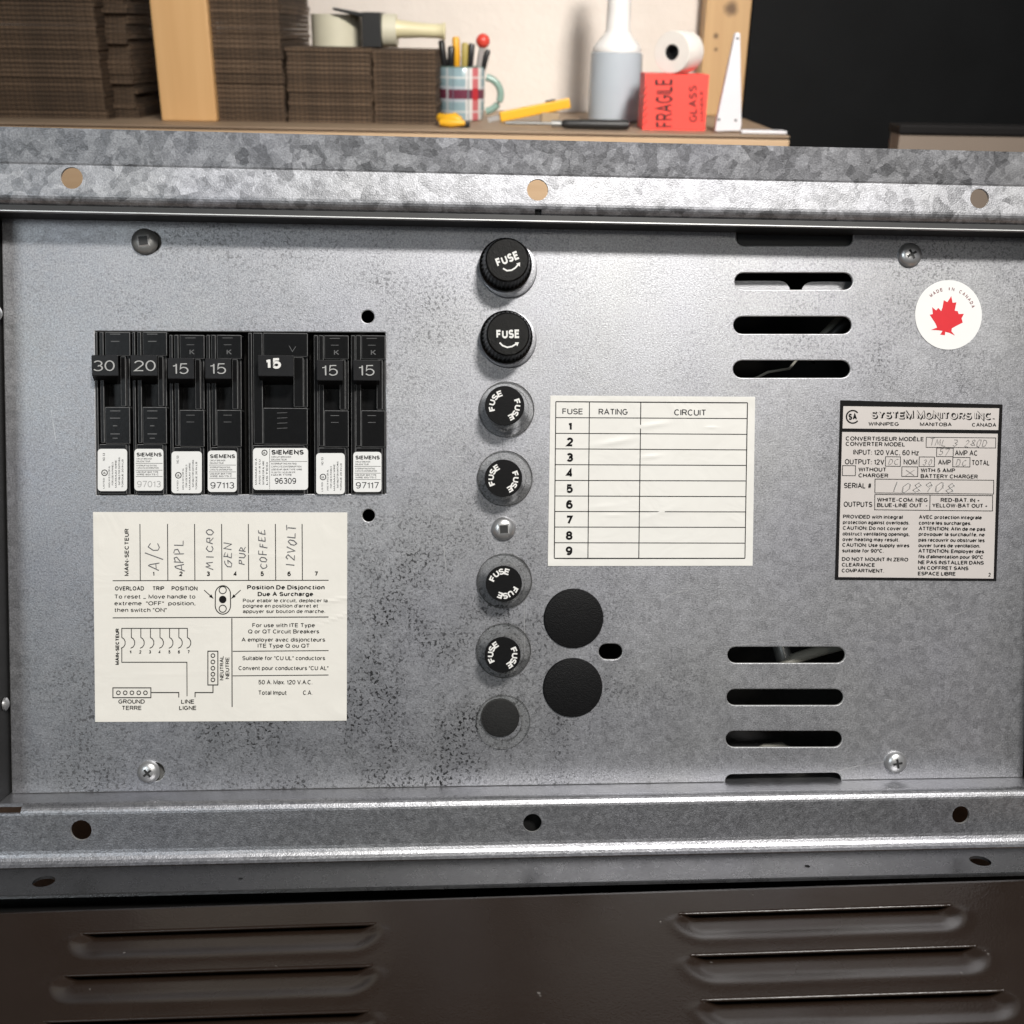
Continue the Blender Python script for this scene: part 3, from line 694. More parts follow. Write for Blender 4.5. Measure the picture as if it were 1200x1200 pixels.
# ---- circuit breakers
BRK = [(110, 388, 44, '30', 'upright', 0), (154, 388, 43, '20', 'maker', 0), (197.5, 391.5, 43.5, '15', 'upright', 1), (241, 391.5, 43.5, '15', 'maker', 1),
       (290, 389, 72, '15', 'wide', 2), (367, 392, 43, '15', 'upright', 1), (410.5, 392, 42.5, '15', 'maker', 1)]
HX = [(107, 416, 138.5, 440.5), (152.5, 416, 184.5, 440.5), (196, 419.5, 227.5, 444), (240, 420, 271, 444), (302, 416, 344, 441), (371, 421.5, 402, 446), (414, 421.5, 445, 446)]
STK = [(114.5, 526, 149, 575.5), (157.5, 526, 191.5, 575), (201, 529, 236.5, 578), (243.5, 528, 277.5, 576.5), (296.5, 525, 361, 574), (370.5, 531, 404, 579), (414, 529.5, 447, 576.5)]
BLBL = ['black breaker with toggle reading 30', 'black breaker with toggle reading 20', 'black 15 breaker beside the 20 one', 'black 15 breaker just left of the wide one',
        'double-width black breaker with bold 15', 'black 15 breaker just right of the wide one', 'black 15 breaker at the right end of the row']
def bx(mb, x0, y0, x1, y1, d0, d1, mi=0):
    a, b = P(x0, y0, d1), P(x1, y1, d1); a.y = -d0; b.y = -d1
    return mb.box(a, b, mi)
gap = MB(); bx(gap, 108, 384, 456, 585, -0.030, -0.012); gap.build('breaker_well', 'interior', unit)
for (x0, y0, w, rate, kind, st), hx, sk, lb in zip(BRK, HX, STK, BLBL):
    wide = kind == 'wide'; x1 = x0+w-1.2; yb = 579.5
    o0 = P(x0, y0, 0)
    t1, t2, t3 = y0+29, y0+88, y0+132               # pit top, pit bottom, sticker block
    q1 = x0 + (13 if not wide else 18.5); q2 = x0 + (31 if not wide else 54); q3 = x0 + (38 if not wide else 66)
    mb = MB()
    bx(mb, x0+0.8, y0, x1, yb, -0.012, -0.0045)
    bx(mb, x0+0.8, y0+1, x0+6.2, yb-0.5, -0.0045, 0.0006)
    bx(mb, x0+6.5, y0+1, q1-0.4, t3-1, -0.0045, 0.0010)
    bx(mb, q1, y0+1, x1-0.3, t1, -0.0045, 0.0016)
    bx(mb, q2, t1+0.4, q3-0.3, t2, -0.0045, 0.0012)
    bx(mb, q3, t1+0.4, x1-0.3, t2+0.5, -0.0045, 0.0002)
    bx(mb, q1, t2+1.0, x1-0.3, t3, -0.0045, 0.0016)
    bx(mb, x0+6.5, t3+0.6, x1-4, yb-0.5, -0.0045, 0.0010)
    bx(mb, x1-3.7, t3+0.6, x1-0.3, yb-0.5, -0.0045, 0.0004)
    mk = mb; D = 0.00165; mid = (q1+x1)/2
    if not wide:
        if st == 0:
            for yy, ww in ((3.5, 12), (12, 10), (93.5, 12), (102, 12), (111, 5), (120.5, 11), (125.5, 6)): mk.line([(mid-3-ww/2, y0+yy), (mid-3+ww/2, y0+yy)], 0.9, D, 2)
        else:
            for yy, ww in ((4.5, 12), (12.5, 9), (95, 10), (103, 9)): mk.line([(mid-2-ww/2, y0+yy), (mid-2+ww/2, y0+yy)], 0.6, D, 2)
            mk.text('K', (mid-3, y0+24), (mid+3, y0+24), 6, D, 2)
    else:
        for yy in (95, 101, 107, 113): mk.line([(mid-10, y0+yy), (mid+2, y0+yy-0.5)], 0.5, D, 2)
        mk.line([(mid+4, y0+16), (mid+8, y0+23), (mid+12, y0+17)], 0.6, D, 2)
    b = mb.build('circuit_breaker', ['bakelite', 'bakelite_edge', 'mark'], unit, origin=o0, bevel=0.00017, edge_mat=1, segs=1)
    b['label'] = lb
    # toggle: tapered block with the rating on its face
    hd = 0.0065
    a, c = P(hx[0], hx[1], hd), P(hx[2], hx[3], hd)
    e0, e1 = P(hx[0]+4, hx[1]+3, -0.004), P(hx[2]-1.5, hx[3]+10, -0.004)
    hb = MB().add([(a.x, -hd, a.z), (c.x, -hd, a.z), (c.x, -hd+0.0004, c.z), (a.x, -hd+0.0004, c.z), (e0.x, 0.004, e0.z), (e1.x, 0.004, e0.z), (e1.x, 0.004, e1.z), (e0.x, 0.004, e1.z)],
                  [(0, 1, 2, 3), (4, 7, 6, 5), (0, 4, 5, 1), (1, 5, 6, 2), (2, 6, 7, 3), (3, 7, 4, 0)])
    h_o = hb.build('toggle', ['handle', 'bakelite_edge'], b, origin=a, bevel=0.00022, edge_mat=0)
    tx = MB(); hh = hd + 0.00006
    if wide: tx.text(rate, (hx[0]+9, 432.5), (hx[0]+27.5, 432), 12.5, hh, 0, 0.030)
    else:
        pad = 2 if rate == '30' else 4.5 if rate == '20' else 6
        tx.text(rate, (hx[0]+pad, hx[3]-5.5), (hx[0]+pad+(25.5 if rate in '3020' else 19), hx[3]-5.8), 12.5, hh, 0, -0.022)
    tx.build('rating_number', 'white_ink' if wide else 'grey_ink', b, origin=a)
    # sticker
    ds = 0.00125; s_ = MB(); sx0, sy0, sx1, sy1 = sk
    s_.prism(rrect(sx0, sy0, sx1, sy1, 4), ds-0.0002, ds, 0, P)
    dt = ds+0.00003
    W_, H_ = sx1-sx0, sy1-sy0
    if kind == 'maker':
        s_.text('SIEMENS', (sx0+2.5, sy0+9), (sx1-2, sy0+9), 4.6, dt, 1, 0.03)
        for t, yy, k in (('CIRCUIT BREAKER', 12.6, .62), ('DISJONCTEUR', 15.6, .55), ('INTERRUPTING RATING', 20.6, .82), ('CAPACITE D\'INTERRUPTION', 23.4, .9), ('USE/EMP. BKR TYPE', 28.2, .88), ('WIRE 60/75 C', 31.0, .9)):
            s_.text(t, (sx0+2.5, sy0+yy), (sx0+2.5+(W_-5)*k, sy0+yy), 1.9, dt, 2)
        for yy in (17.0, 25.0, 32.4): s_.line([(sx0+1.5, sy0+yy), (sx1-1, sy0+yy)], 0.45, dt, 1)
        s_.text('97117' if x0 > 400 else '97113' if x0 > 230 else '97013', (sx0+3, sy1-4), (sx1-3, sy1-4), 7.5, dt, 2 if x0 > 230 else 3, -0.012)
    elif kind == 'wide':
        xm = sx0+19.5
        s_.line([(xm, sy0+1), (xm, sy1-1)], 0.45, dt, 1)
        s_.text('SIEMENS', (xm+2, sy0+7.8), (sx1-5, sy0+7.8), 5.6, dt, 1, 0.035)
        for t, yy, k in (('CIRCUIT BREAKER', 11.5, .58), ('DISJONCTEUR', 14.6, .45), ('INTERRUPTING RATING', 19.4, .74), ('CAPACITE D\'INTERRUPTION', 22.8, .88), ('USE/EMP. BKR TYPE WIRE', 26.2, .9), ('FIL 60/75 C SOLID OR STR', 29.6, .7), ('HACR TYPE', 32.6, .6)):
            s_.text(t, (xm+2, sy0+yy), (xm+2+(sx1-xm-5)*k, sy0+yy), 2.0, dt, 2)
        s_.line([(xm, sy0+15.8), (sx1-1, sy0+15.8)], 0.4, dt, 1)
        s_.text('96309', (xm+6, sy1-7), (sx1-14, sy1-7), 7.0, dt, 1, -0.004)
        s_.ring((sx0+13.5, sy0+5.5), 3.0, 1.0, dt, 1); s_.text('UL', (sx0+11.9, sy0+6.8), (sx0+15.1, sy0+6.8), 2.6, dt, 1, .02)
        for k, t in enumerate(('MAXIMUM 10 A', 'AWG 14-8 CU', 'SUITABLE FOR AL WIRE', 'LISTED')):
            s_.text(t, (sx0+4.5+k*4.3, sy1-6), (sx0+4.5+k*4.3, sy0+12+k*1.5), 2.0, dt, 2)
    else:
        s_.ring((sx0+8, sy0+28), 3.3, 1.0, dt, 1); s_.text('UL', (sx0+6.3, sy0+29.4), (sx0+9.7, sy0+29.4), 2.8, dt, 1, .02)
        s_.text('LISTED', (sx0+8, sy1-3), (sx0+8, sy0+34), 1.8, dt, 2); s_.text('NO. 53', (sx0+8.5, sy0+14), (sx0+8.5, sy0+5), 2.6, dt, 2)
        for k, (t, a0) in enumerate((('AWG 14-8 CU OR AL', .62), ('FOR USE IN PANELS', .72), ('MAXIMUM WIRE', .78), ('SUITABLE FOR SWITCHING', .86), ('TORQUE 20 IN LB', .80))):
            xx = sx0+14.5+k*3.9; s_.text(t, (xx, sy1-4-(k % 2)*3), (xx, sy1-4-(H_-8)*a0), 2.0, dt, 2)
    s_.build('rating_sticker', ['sticker', 'ink', 'soft_ink', 'grey_ink'], b, origin=P(sx0, sy0, ds))

# ---- fuse holders
FWDV = (0, -1, 0)
def face_text(mb, c_px, kind, d, angs, rr):
    if kind == 'arc':
        for a in angs: mb.arc('FUSE', c_px, rr, a-40, a+40, 7.2, 6.6, d, 1, 0.03)
def arrow(mb, pts, d):
    mb.line(pts, 1.9, d, 1)
    a, b = Vector(pts[-2]), Vector(pts[-1]); t = (b-a).normalized(); q = Vector((-t.y, t.x))
    mb.k += 1; dd = d+mb.k*2e-6
    mb.add([P(*(b+q*3.2), dd), P(*(b+t*4.2), dd), P(*(b-q*2.4), dd)], [(0, 1, 2)], 1)
def black_fuse(bc, fc, tp, tq, arc_pts, lb):
    h = 0.0125; c = P(*bc); f = P(*fc, h); axis = (f-c); L = axis.length
    o = MB().lathe([(0.0094, -0.001), (0.0096, 0.0006), (0.0094, 0.0013), (0.0086, 0.0015)], c, FWDV, 48).build('fuse_holder', 'sheet', unit, origin=c, smooth=40)
    o['label'] = lb
    L = h; f0 = Vector((f.x, c.y, f.z))
    k = MB().lathe([(0.0087, 0.0008), (0.0089, 0.0018), (0.0088, 0.0040), (0.0083, 0.0046), (0.0075, L-0.0014), (0.0071, L-0.0004), (0.0066, L), (0.0, L)], f0, FWDV, 72, 0, ((3, 4), 0.05))
    k.build('fuse_cap', 'knob', o, origin=c, smooth=28)
    t = MB(); dd = h+0.00012
    t.text('FUSE', tp, tq, 10.2, dd, 1, 0.035); arrow(t, arc_pts, dd)
    t.build('fuse_lettering', ['knob_face', 'white_ink'], o, origin=f)
black_fuse((596, 316), (594.5, 304.5), (583.5, 313), (609.5, 303), [(589.5, 314.5), (594, 317.2), (599.5, 316.6), (604, 313.8), (606.8, 310.5)], 'black fuse cap with slanted white lettering, topmost')
black_fuse((595.5, 398), (595.5, 391.5), (581.8, 396.8), (609.3, 396.2), [(585.5, 401.5), (589, 405), (594.5, 407), (600, 406), (604.5, 403.2)], 'black fuse cap with level white lettering, second from top')
def clear_fuse(rc, cc, cr_, angs, lb):
    h = 0.0100; c = P(*rc); f = P(*cc, h)
    ax_ = Vector(FWDV); L = h; f0 = Vector((f.x, c.y, f.z))
    o = MB().lathe([(0.0088, -0.0008), (0.0094, 0.0002), (0.0094, 0.0012), (0.0088, 0.0017), (0.0080, 0.0022), (cr_*1.10, 0.0034), (cr_*1.06, L-0.0010), (cr_*1.0, L-0.0006), (0.0, L-0.0006)], c, ax_, 64, 0, ((5, 6), 0.03)).build('fuse_holder', 'clear', unit, origin=c, smooth=30)
    o['label'] = lb
    k = MB().lathe([(cr_*0.96, L-0.0005), (cr_*0.99, L-0.0002), (cr_*0.97, L+0.0002), (0, L+0.00022)], f0, ax_, 48)
    k.build('fuse_cap', 'knob_face', o, origin=f, smooth=40)
    t = MB(); face_text(t, cc, 'arc', h+0.00034, angs, cr_*0.50/(0.283*MM))
    t.build('fuse_lettering', ['knob_face', 'white_ink'], o, origin=f)
    i = MB().lathe([(cr_*0.55, -0.004), (cr_*0.55, 0.0006), (0, 0.0007)], c, ax_, 32)
    i.build('fuse_socket', 'dull_steel', o, origin=c, smooth=40)
clear_fuse((593.5, 480), (591.5, 475.5), 0.0066, (-62, 112), 'clear fuse holder just below the two black ones')
clear_fuse((591.5, 560.5), (590, 560.5), 0.0063, (-72, 110), 'clear fuse holder just above the square-socket screw')
clear_fuse((591, 680.5), (590.5, 684), 0.0061, (-25, 160), 'clear fuse holder just below the square-socket screw')
clear_fuse((590, 762), (589, 767.5), 0.0061, (-74, 107), 'clear fuse holder just above the empty one')
c = P(589.5, 845.5)
o = MB().lathe([(0.0064, 0.0004), (0.0066, 0.0012), (0.0088, 0.0012), (0.0093, 0.0008), (0.0094, -0.0006), (0.0070, -0.0008), (0.0064, 0.0004)], c, FWDV, 64).build('fuse_holder', 'clear', unit, origin=c, smooth=30)
o['label'] = 'flat clear fuse holder with no lettering, lowest of the column'
c2 = P(586, 841, 0.0006)
MB().lathe([(0.0066, -0.001), (0.0066, 0.0004), (0.0062, 0.0007), (0, 0.0007)], c2, FWDV, 40).build('fuse_cap', 'felt', o, origin=c2, smooth=40)

# ---- blanking plugs
for x, y in ((672, 724.5), (671, 805.5)):
    c = P(x, y); r = 36*0.286*MM
    MB().lathe([(r, 0.0), (r*1.0, 0.0005), (r*0.97, 0.0010), (r*0.8, 0.0013), (r*0.4, 0.0016), (0, 0.0017)], c, FWDV, 64).build('blanking_plug', 'plug', unit, origin=c, smooth=40)

def wrinkled(bumps):
    def f(px, py, d=0.0):
        z = 0.0
        for cx, cy, rx, ry, a, h in bumps:
            c_, s_ = math.cos(math.radians(a)), math.sin(math.radians(a))
            u, v = ((px-cx)*c_ + (py-cy)*s_)/rx, (-(px-cx)*s_ + (py-cy)*c_)/ry
            z += h*MM*math.exp(-(u*u+v*v))
        return P(px, py, d+z)
    return f
def paper_sheet(k, c, d, nx=90, ny=80, mi=0):
    (tl, tr, b_r, bl_) = [Vector(q) for q in c]; vs, fs = [], []
    for j in range(ny+1):
        for i in range(nx+1):
            p = tl.lerp(tr, i/nx).lerp(bl_.lerp(b_r, i/nx), j/ny); vs.append(k.fn(p.x, p.y, d))
    for j in range(ny):
        for i in range(nx):
            q = j*(nx+1)+i; fs.append((q, q+1, q+nx+2, q+nx+1))
    k.add(vs, fs, mi)
    o = len(vs); ed = [i for i in range(nx+1)] + [j*(nx+1)+nx for j in range(1, ny+1)] + [ny*(nx+1)+i for i in range(nx-1, -1, -1)] + [j*(nx+1) for j in range(ny-1, 0, -1)]
    low = []
    for e_ in ed: p = vs[e_]; low.append(Vector((p.x, -0.00001, p.z)))
    m_ = len(ed); k.add([vs[e_] for e_ in ed]+low, [(i, (i+1) % m_, m_+(i+1) % m_, m_+i) for i in range(m_)], mi)

# ---- breaker chart card
LD, TD = 0.00022, 0.00026
k = MB(wrinkled([(395, 703, 26, 2.2, -12, 0.16), (400, 722, 30, 1.8, -20, 0.12), (116, 640, 5, 9, 10, 0.14), (403, 838, 12, 12, 0, 0.25), (112, 840, 14, 10, 0, 0.18), (300, 650, 60, 3, 4, 0.06), (200, 790, 70, 2.5, -3, 0.05), (112, 603, 14, 8, 0, 0.2)]))
paper_sheet(k, [(109, 600), (407, 600.5), (406.3, 844.5), (111.5, 846)], LD)
T = lambda s, x0, x1, y, h, b=0.0, mi=1, sl=0.0: k.text(s, (x0, y), (x1, y+sl*(x1-x0)), h, TD, mi, b)
Ln = lambda pts, w=0.9, mi=1, cl=False: k.line(pts, w, TD, mi, None, cl)
k.text('MAIN-SECTEUR', (151, 675), (151, 619.5), 5.0, TD, 1, 0.02)
for x in (164, 196.3, 228, 259.7, 291, 322.7, 354): Ln([(x, 614), (x+0.4, 680)], 1.0)
Ln([(132, 680.5), (385, 680)], 1.0)
for i, x in enumerate((180, 212, 244, 275.7, 307.2, 338.8, 370.5)): T(str(i+1), x-(1.2 if i == 0 else 2), x+(1.0 if i == 0 else 2), 675.2, 5.6, 0.03)
T('OVERLOAD', 134.7, 168.8, 692, 5.0, 0.02); T('TRIP', 178.7, 192.5, 692, 5.0, 0.02); T('POSITION', 201, 231.5, 692, 5.0, 0.02)
T('To reset _ Move handle to', 134, 229, 701.5, 4.8); T('extreme  "OFF"  position,', 134, 229, 709.4, 4.8); T('then switch "ON"', 134, 195.5, 717.2, 4.8)
Ln([(252.2+9+9*math.cos(t), (696.5 if math.sin(t) < 0 else 709.5)+12*math.sin(t)*0.85) for t in [2*math.pi*i/28 for i in range(28)]], 1.1, 1, True)
k.ring((261, 691.5), 4.2, 1.0, TD, 1); k.disc((261, 702.5), 4.4, TD, 1); k.ring((261, 713.3), 4.2, 1.0, TD, 1)
for a, b in (((239.2, 691.5), (250, 701.3)), ((282, 691.5), (271.2, 701.3))):
    a = Vector(a); b = Vector(b); Ln([a, b], 0.9); t = (b-a).normalized(); q = Vector((-t.y, t.x))
    k.k += 1; k.add([k.fn(*(b-t*5+q*2), TD+k.k*2e-6), k.fn(*b, TD+k.k*2e-6), k.fn(*(b-t*5-q*2), TD+k.k*2e-6)], [(0, 1, 2)], 1)
T('Position De Disjonction', 289.6, 380.5, 690.8, 5.1, 0.022); T('Due A Surcharge', 302, 367, 698.6, 5.0, 0.022)
T('Pour etabir le circuit, deplecer la', 284.6, 384, 705.8, 4.2); T("poignee en position d'arret et", 284.6, 373, 712, 4.2); T('appuyer sur bouton de marche.', 284.6, 381, 718.4, 4.2)
Ln([(132, 724), (385, 723)], 1.0); Ln([(271.7, 724.5), (272, 828.5)], 1.1); Ln([(272.8, 763.2), (385, 762.4)], 0.9); Ln([(272.8, 792), (385, 791)], 0.9)
T('For use with ITE Type', 295.7, 369, 735, 4.7); T('Q or QT Circuit Breakers', 290.7, 374, 742.3, 4.7); T('A employer avec disjoncteurs', 283, 381, 751.9, 4.7); T('ITE Type Q ou QT', 302, 363, 759, 4.7)
T('Suitable for "CU UL" conductors', 284, 381, 773.6, 4.8); T('Convent pour conducteurs "CU AL"', 279.5, 385, 785.3, 4.8); T('50 A. Max. 120 V.A.C.', 302.7, 366, 802, 5.2); T('Total Imput', 302.7, 336, 814.3, 5.2); T('C.A.', 355, 366, 814.3, 5.2)
Ln([(142.7, 747), (142.7, 736.3), (219.6, 736.3), (219.6, 747)], 0.9)
for x in (142.7, 153.9, 165, 176.3, 187.5, 198.7, 209.6, 219.6):
    if 143 < x < 219: Ln([(x, 736.9), (x, 747)], 0.9)
    Ln([(x, 747.0), (x+2.4, 748.6), (x+3.9, 751.5), (x+3.9, 755), (x+2.2, 758), (x-0.8, 759.6)], 0.9)
for i, x in enumerate((152.8, 164.4, 175.7, 187, 198.5, 209.7, 221)): T(str(i+1), x-1.2, x+1.2, 765.8, 3.8, 0.02)
Ln([(142.7, 759.4), (142.7, 776), (219, 776), (219.2, 815.8)], 0.9)
k.text('MAIN-SECTEUR', (139.6, 779), (139.6, 736.5), 4.2, TD, 1, 0.03)
Ln([(132.3, 806), (176.8, 806), (176.8, 817.5), (132.3, 817.5)], 1.0, 1, True)
for x in (138.7, 146.7, 154.6, 162.6, 170.4): k.ring((x, 811.8), 2.2, 0.9, TD, 1, n=14)
Ln([(177.4, 811.5), (209.5, 811.5), (209.5, 817.2)], 1.0)
Ln([(243.6, 763), (255.3, 763), (255.3, 802.6), (243.6, 802.6)], 1.0, 1, True)
for y in (768.2, 775.6, 783, 790, 796.6): k.ring((249.5, y), 2.2, 0.9, TD, 1, n=14)
Ln([(249.6, 803.2), (249.6, 811.5), (228.6, 811.5), (228.6, 817)], 1.0)
k.text('NEUTRAL', (262, 797), (262, 768.5), 4.3, TD, 1); k.text('NEUTRE', (268.6, 795.5), (268.6, 770), 4.3, TD, 1)
T('GROUND', 138.7, 169.6, 824.4, 4.8); T('TERRE', 142.7, 166, 831.9, 4.8); T('LINE', 212.3, 227.8, 824.5, 4.8); T('LIGNE', 210, 230.3, 831.9, 4.8)
HAND = {'A': [[(0, 0), (.5, 1), (.62, .95), (1, 0)], [(.15, .38), (.9, .42)]], '/': [[(.2, -.3), (.8, 1.2)]], 'C': [[(.9, .85), (.5, 1), (.1, .6), (.15, .2), (.5, 0), (.95, .15)]],
        'P': [[(.1, 0), (.15, 1)], [(.15, 1), (.8, .95), (.9, .65), (.2, .45)]], 'L': [[(.2, 1), (.15, .05), (.9, 0)]], 'M': [[(0, 0), (.15, 1), (.5, .35), (.85, 1), (1, 0)]],
        'I': [[(.5, 0), (.5, 1)]], 'R': [[(.1, 0), (.15, 1), (.8, .9), (.75, .55), (.2, .45), (.95, 0)]], 'O': [[(.5, 1), (.1, .7), (.15, .2), (.5, 0), (.9, .25), (.9, .75), (.5, 1)]],
        'G': [[(.9, .9), (.5, 1), (.1, .6), (.15, .15), (.6, 0), (.9, .3), (.95, .48), (.5, .45)]], 'E': [[(.9, .95), (.3, 1), (.25, .55), (.8, .55), (.25, .52), (.2, 0), (.95, .05)]],
        'N': [[(.05, 0), (.1, 1), (.85, .05), (.95, 1)]], 'U': [[(.1, 1), (.12, .2), (.5, 0), (.85, .25), (.9, 1)]], 'F': [[(.2, -.05), (.3, 1), (.95, 1)], [(.22, .5), (.8, .55)]],
        'V': [[(.05, 1), (.45, 0), (.95, 1)]], 'T': [[(.5, 0), (.5, 1)], [(0, 1), (1, 1.05)]], '1': [[(.5, 0), (.5, 1)]], '2': [[(.1, .8), (.5, 1), (.85, .75), (.1, .02), (.95, 0)]],
        '3': [[(.1, .95), (.6, 1), (.8, .75), (.4, .55), (.85, .3), (.5, 0), (.1, .1)]], '8': [[(.5, .5), (.15, .75), (.5, 1), (.85, .75), (.5, .5), (.1, .22), (.5, 0), (.9, .22), (.52, .48)]],
        '0': [[(.5, 1), (.1, .6), (.2, .1), (.55, 0), (.9, .4), (.8, .9), (.5, 1)]], '9': [[(.85, .75), (.5, .55), (.15, .75), (.5, 1), (.85, .75), (.6, 0)]], 'D': [[(.1, 0), (.15, 1), (.7, .9), (.95, .5), (.7, .1), (.1, 0)]], '5': [[(.9, 1), (.25, 1), (.2, .55), (.6, .62), (.85, .3), (.5, 0), (.1, .1)]], '7': [[(.05, .95), (.9, 1), (.35, 0)]], 'X': [[(0, 0), (1, 1)], [(0, 1), (1, 0)]], 'K': [[(.1, 0), (.15, 1)], [(.9, 1), (.2, .45), (.95, 0)]]}
def hand(mb, s, p0, p1, h, w, d, mi, slant=0.16, gapf=0.22, jit=0.085, fn=None):
    p0 = Vector(p0); p1 = Vector(p1); q = (p1-p0); n = len(s); adv = q.length/(n-gapf); q.normalize(); up = Vector((q.y, -q.x))
    for i, ch in enumerate(s):
        if ch == ' ': continue
        dy = random.uniform(-.08, .08)*h
        for st in HAND[ch]:
            pts = []
            for a, b in st:
                a += random.uniform(-jit, jit) + slant*b; b += random.uniform(-jit, jit)
                pts.append(p0 + q*(adv*(i + a*(1-gapf))) + up*(b*h+dy))
            mb.line(pts, w, d, mi, fn)
hand(k, 'A/C', (187, 668.5), (187, 637), 13, 0.82, TD, 2)
hand(k, 'APPL', (217, 669), (214, 633), 11, 0.82, TD, 2)
hand(k, 'MICRO', (249.5, 667), (249.5, 620), 8, 0.82, TD, 2)
hand(k, 'GEN', (272, 665), (272, 637), 9, 0.8, TD, 2); hand(k, 'PUR', (287.5, 662), (287.5, 641), 7, 0.8, TD, 2)
hand(k, 'COFFEE', (313, 667), (311, 621), 8, 0.82, TD, 2)
hand(k, '12VOLT', (346, 665.5), (347, 616), 10, 0.82, TD, 2)
card = k.build('breaker_chart', ['card', 'ink', 'pencil'], unit, recalc=False)
card['label'] = 'cream paper chart of breaker circuits with pencilled names'

# ---- fuse table card
k = MB(wrinkled([(766, 498, 17, 3.2, -8, 0.24), (720, 518, 22, 3.6, -10, 0.26), (764, 535, 12, 2.6, -6, 0.18), (834, 501, 7, 1.6, 0, 0.14), (704, 594, 20, 3, -6, 0.10), (770, 602, 22, 3, -20, 0.08), (720, 604, 12, 2, 0, 0.10), (884, 560, 8, 30, 0, 0.10), (880, 466, 10, 8, 0, 0.2), (648, 660, 12, 8, 0, 0.2)]))
paper_sheet(k, [(645, 463.5), (885, 465), (882, 663), (642, 663.3)], LD, 120, 110)
ly = [470.7, 489.4, 507.8, 526, 544.5, 563, 581.2, 599.4, 617.6, 636, 654.3]; ry = [472, 490.5, 509, 527.2, 545.4, 563.6, 582, 599.9, 618, 636.5, 654.3]
for i, (a, b) in enumerate(zip(ly, ry)):
    t = (a-470.7)/183.6; k.line([(651.4-1.8*t, a), (876-3*t, b)], 1.0 if i not in (0, 10) else 1.2, TD, 1)
for a, b, y1, y2 in ((651.4, 649.6, 470.7, 654.3), (690.8, 689, 471, 654.3), (751, 748.6, 471.4, 654.3), (876, 873, 472, 654.3)): k.line([(a, y1), (b, y2)], 1.0, TD, 1)
k.text('FUSE', (659, 485.4), (683.3, 485.6), 6.8, TD, 2); k.text('RATING', (701.5, 486), (735.7, 486.2), 7, TD, 2); k.text('CIRCUIT', (790, 486.8), (827.5, 487.2), 7.2, TD, 2)
for i, y in enumerate((504.7, 523.1, 541.2, 559.6, 577.8, 596.3, 614.5, 632.7, 650.7)):
    x = 668-0.14*i; w = 2.4 if i == 0 else 3.9
    k.text(str(i+1), (x-w, y), (x+w, y), 10.4, TD, 1, 0.035)
k.build('fuse_chart', ['table_card', 'ink', 'soft_ink'], unit, recalc=False)['label'] = 'white paper table of nine numbered fuse rows'

# ---- nameplate
k = MB()
k.prism([(985, 469), (1175, 474), (1167.5, 681), (978.5, 679.5)], 0.00002, LD, 1, P)
LD2 = LD+0.00002; TD2 = LD+0.00005
k.add([P(x, y, LD2) for x, y in ((988.3, 476), (1171, 478.5), (1169.8, 504), (987.4, 502))], [(0, 1, 2, 3)], 0)
k.add([P(x, y, LD2) for x, y in ((986.9, 506.2), (1169.3, 508.3), (1164.3, 678), (982.5, 676.2))], [(0, 1, 2, 3)], 0)
sl = 0.010
def N(s, x0, x1, y, h, b=0.016, mi=1): k.text(s, (x0, y), (x1, y+sl*(x1-x0)), h, TD2, mi, b)
def NB(x0, y0, x1, y1, w=0.75): k.line([(x0, y0), (x1, y0+sl*(x1-x0)), (x1-0.2, y1+sl*(x1-x0)), (x0-0.2, y1)], w, TD2, 1, None, True)
k.ring((999.3, 488.5), 7.4, 1.7, TD2, 1, None, 24, 38, 322); k.text('SA', (994.3, 492.3), (1004.3, 492.3), 7.6, TD2, 1, 0.045)
for dx in (0.5, 1.0, 1.5): k.text('SYSTEM MONITORS INC.', (1020.4+dx, 490.2+dx*0.7), (1164.4+dx, 491.6+dx*0.7), 9.0, TD2, 1, 0.045)
k.text('SYSTEM MONITORS INC.', (1020.4, 490.0), (1164.2, 491.4), 8.6, TD2+0.00002, 0, 0.008)
N('WINNIPEG', 1017.7, 1053.4, 498.8, 4.4); N('MANITOBA', 1078, 1115.4, 499.3, 4.4); N('CANADA', 1139, 1167.6, 500, 4.4)
N('CONVERTISSEUR MOD\u00c8LE', 991, 1082.8, 516.3, 5); N('CONVERTER MODEL', 991, 1060.7, 522.6, 5); NB(1085.5, 512.4, 1167, 524.2)
N('INPUT: 120 VAC, 60 Hz', 1000, 1076.7, 533, 6.3, 0.008); NB(1097.8, 525.0, 1117.2, 535.0); N('AMP AC', 1119, 1146, 533.9, 6.3, 0.008)
N('OUTPUT: 12V', 990, 1036.4, 544.2, 6.4, 0.008); NB(1037.8, 535.2, 1055.3, 546.3); N('NOM', 1059, 1075, 544.5, 6.2, 0.008); NB(1077.3, 535.4, 1095.2, 546.6); N('AMP', 1099.3, 1114.3, 544.8, 6.2, 0.008); NB(1116.7, 536, 1136.8, 547); N('TOTAL', 1138.8, 1159.8, 545.3, 6.2, 0.008)
NB(987.4, 545.6, 1002.6, 557.3); N('WITHOUT', 1006, 1038.8, 552.4, 4.8); N('CHARGER', 1006, 1041, 559.4, 4.8); NB(1057, 546.9, 1075.6, 558.3); N('WITH 5 AMP', 1079, 1119.4, 553.4, 4.8); N('BATTERY CHARGER', 1079, 1146, 560.3, 4.8)
N('SERIAL #', 989, 1021.3, 572.1, 6.4, 0.008); NB(1025.5, 561.4, 1164.6, 577.6)
N('OUTPUTS', 988.7, 1022.2, 594, 6.4, 0.008); NB(1025.3, 579.4, 1163.4, 597.4); k.line([(1090, 580), (1089.6, 598)], 0.75, TD2, 1)
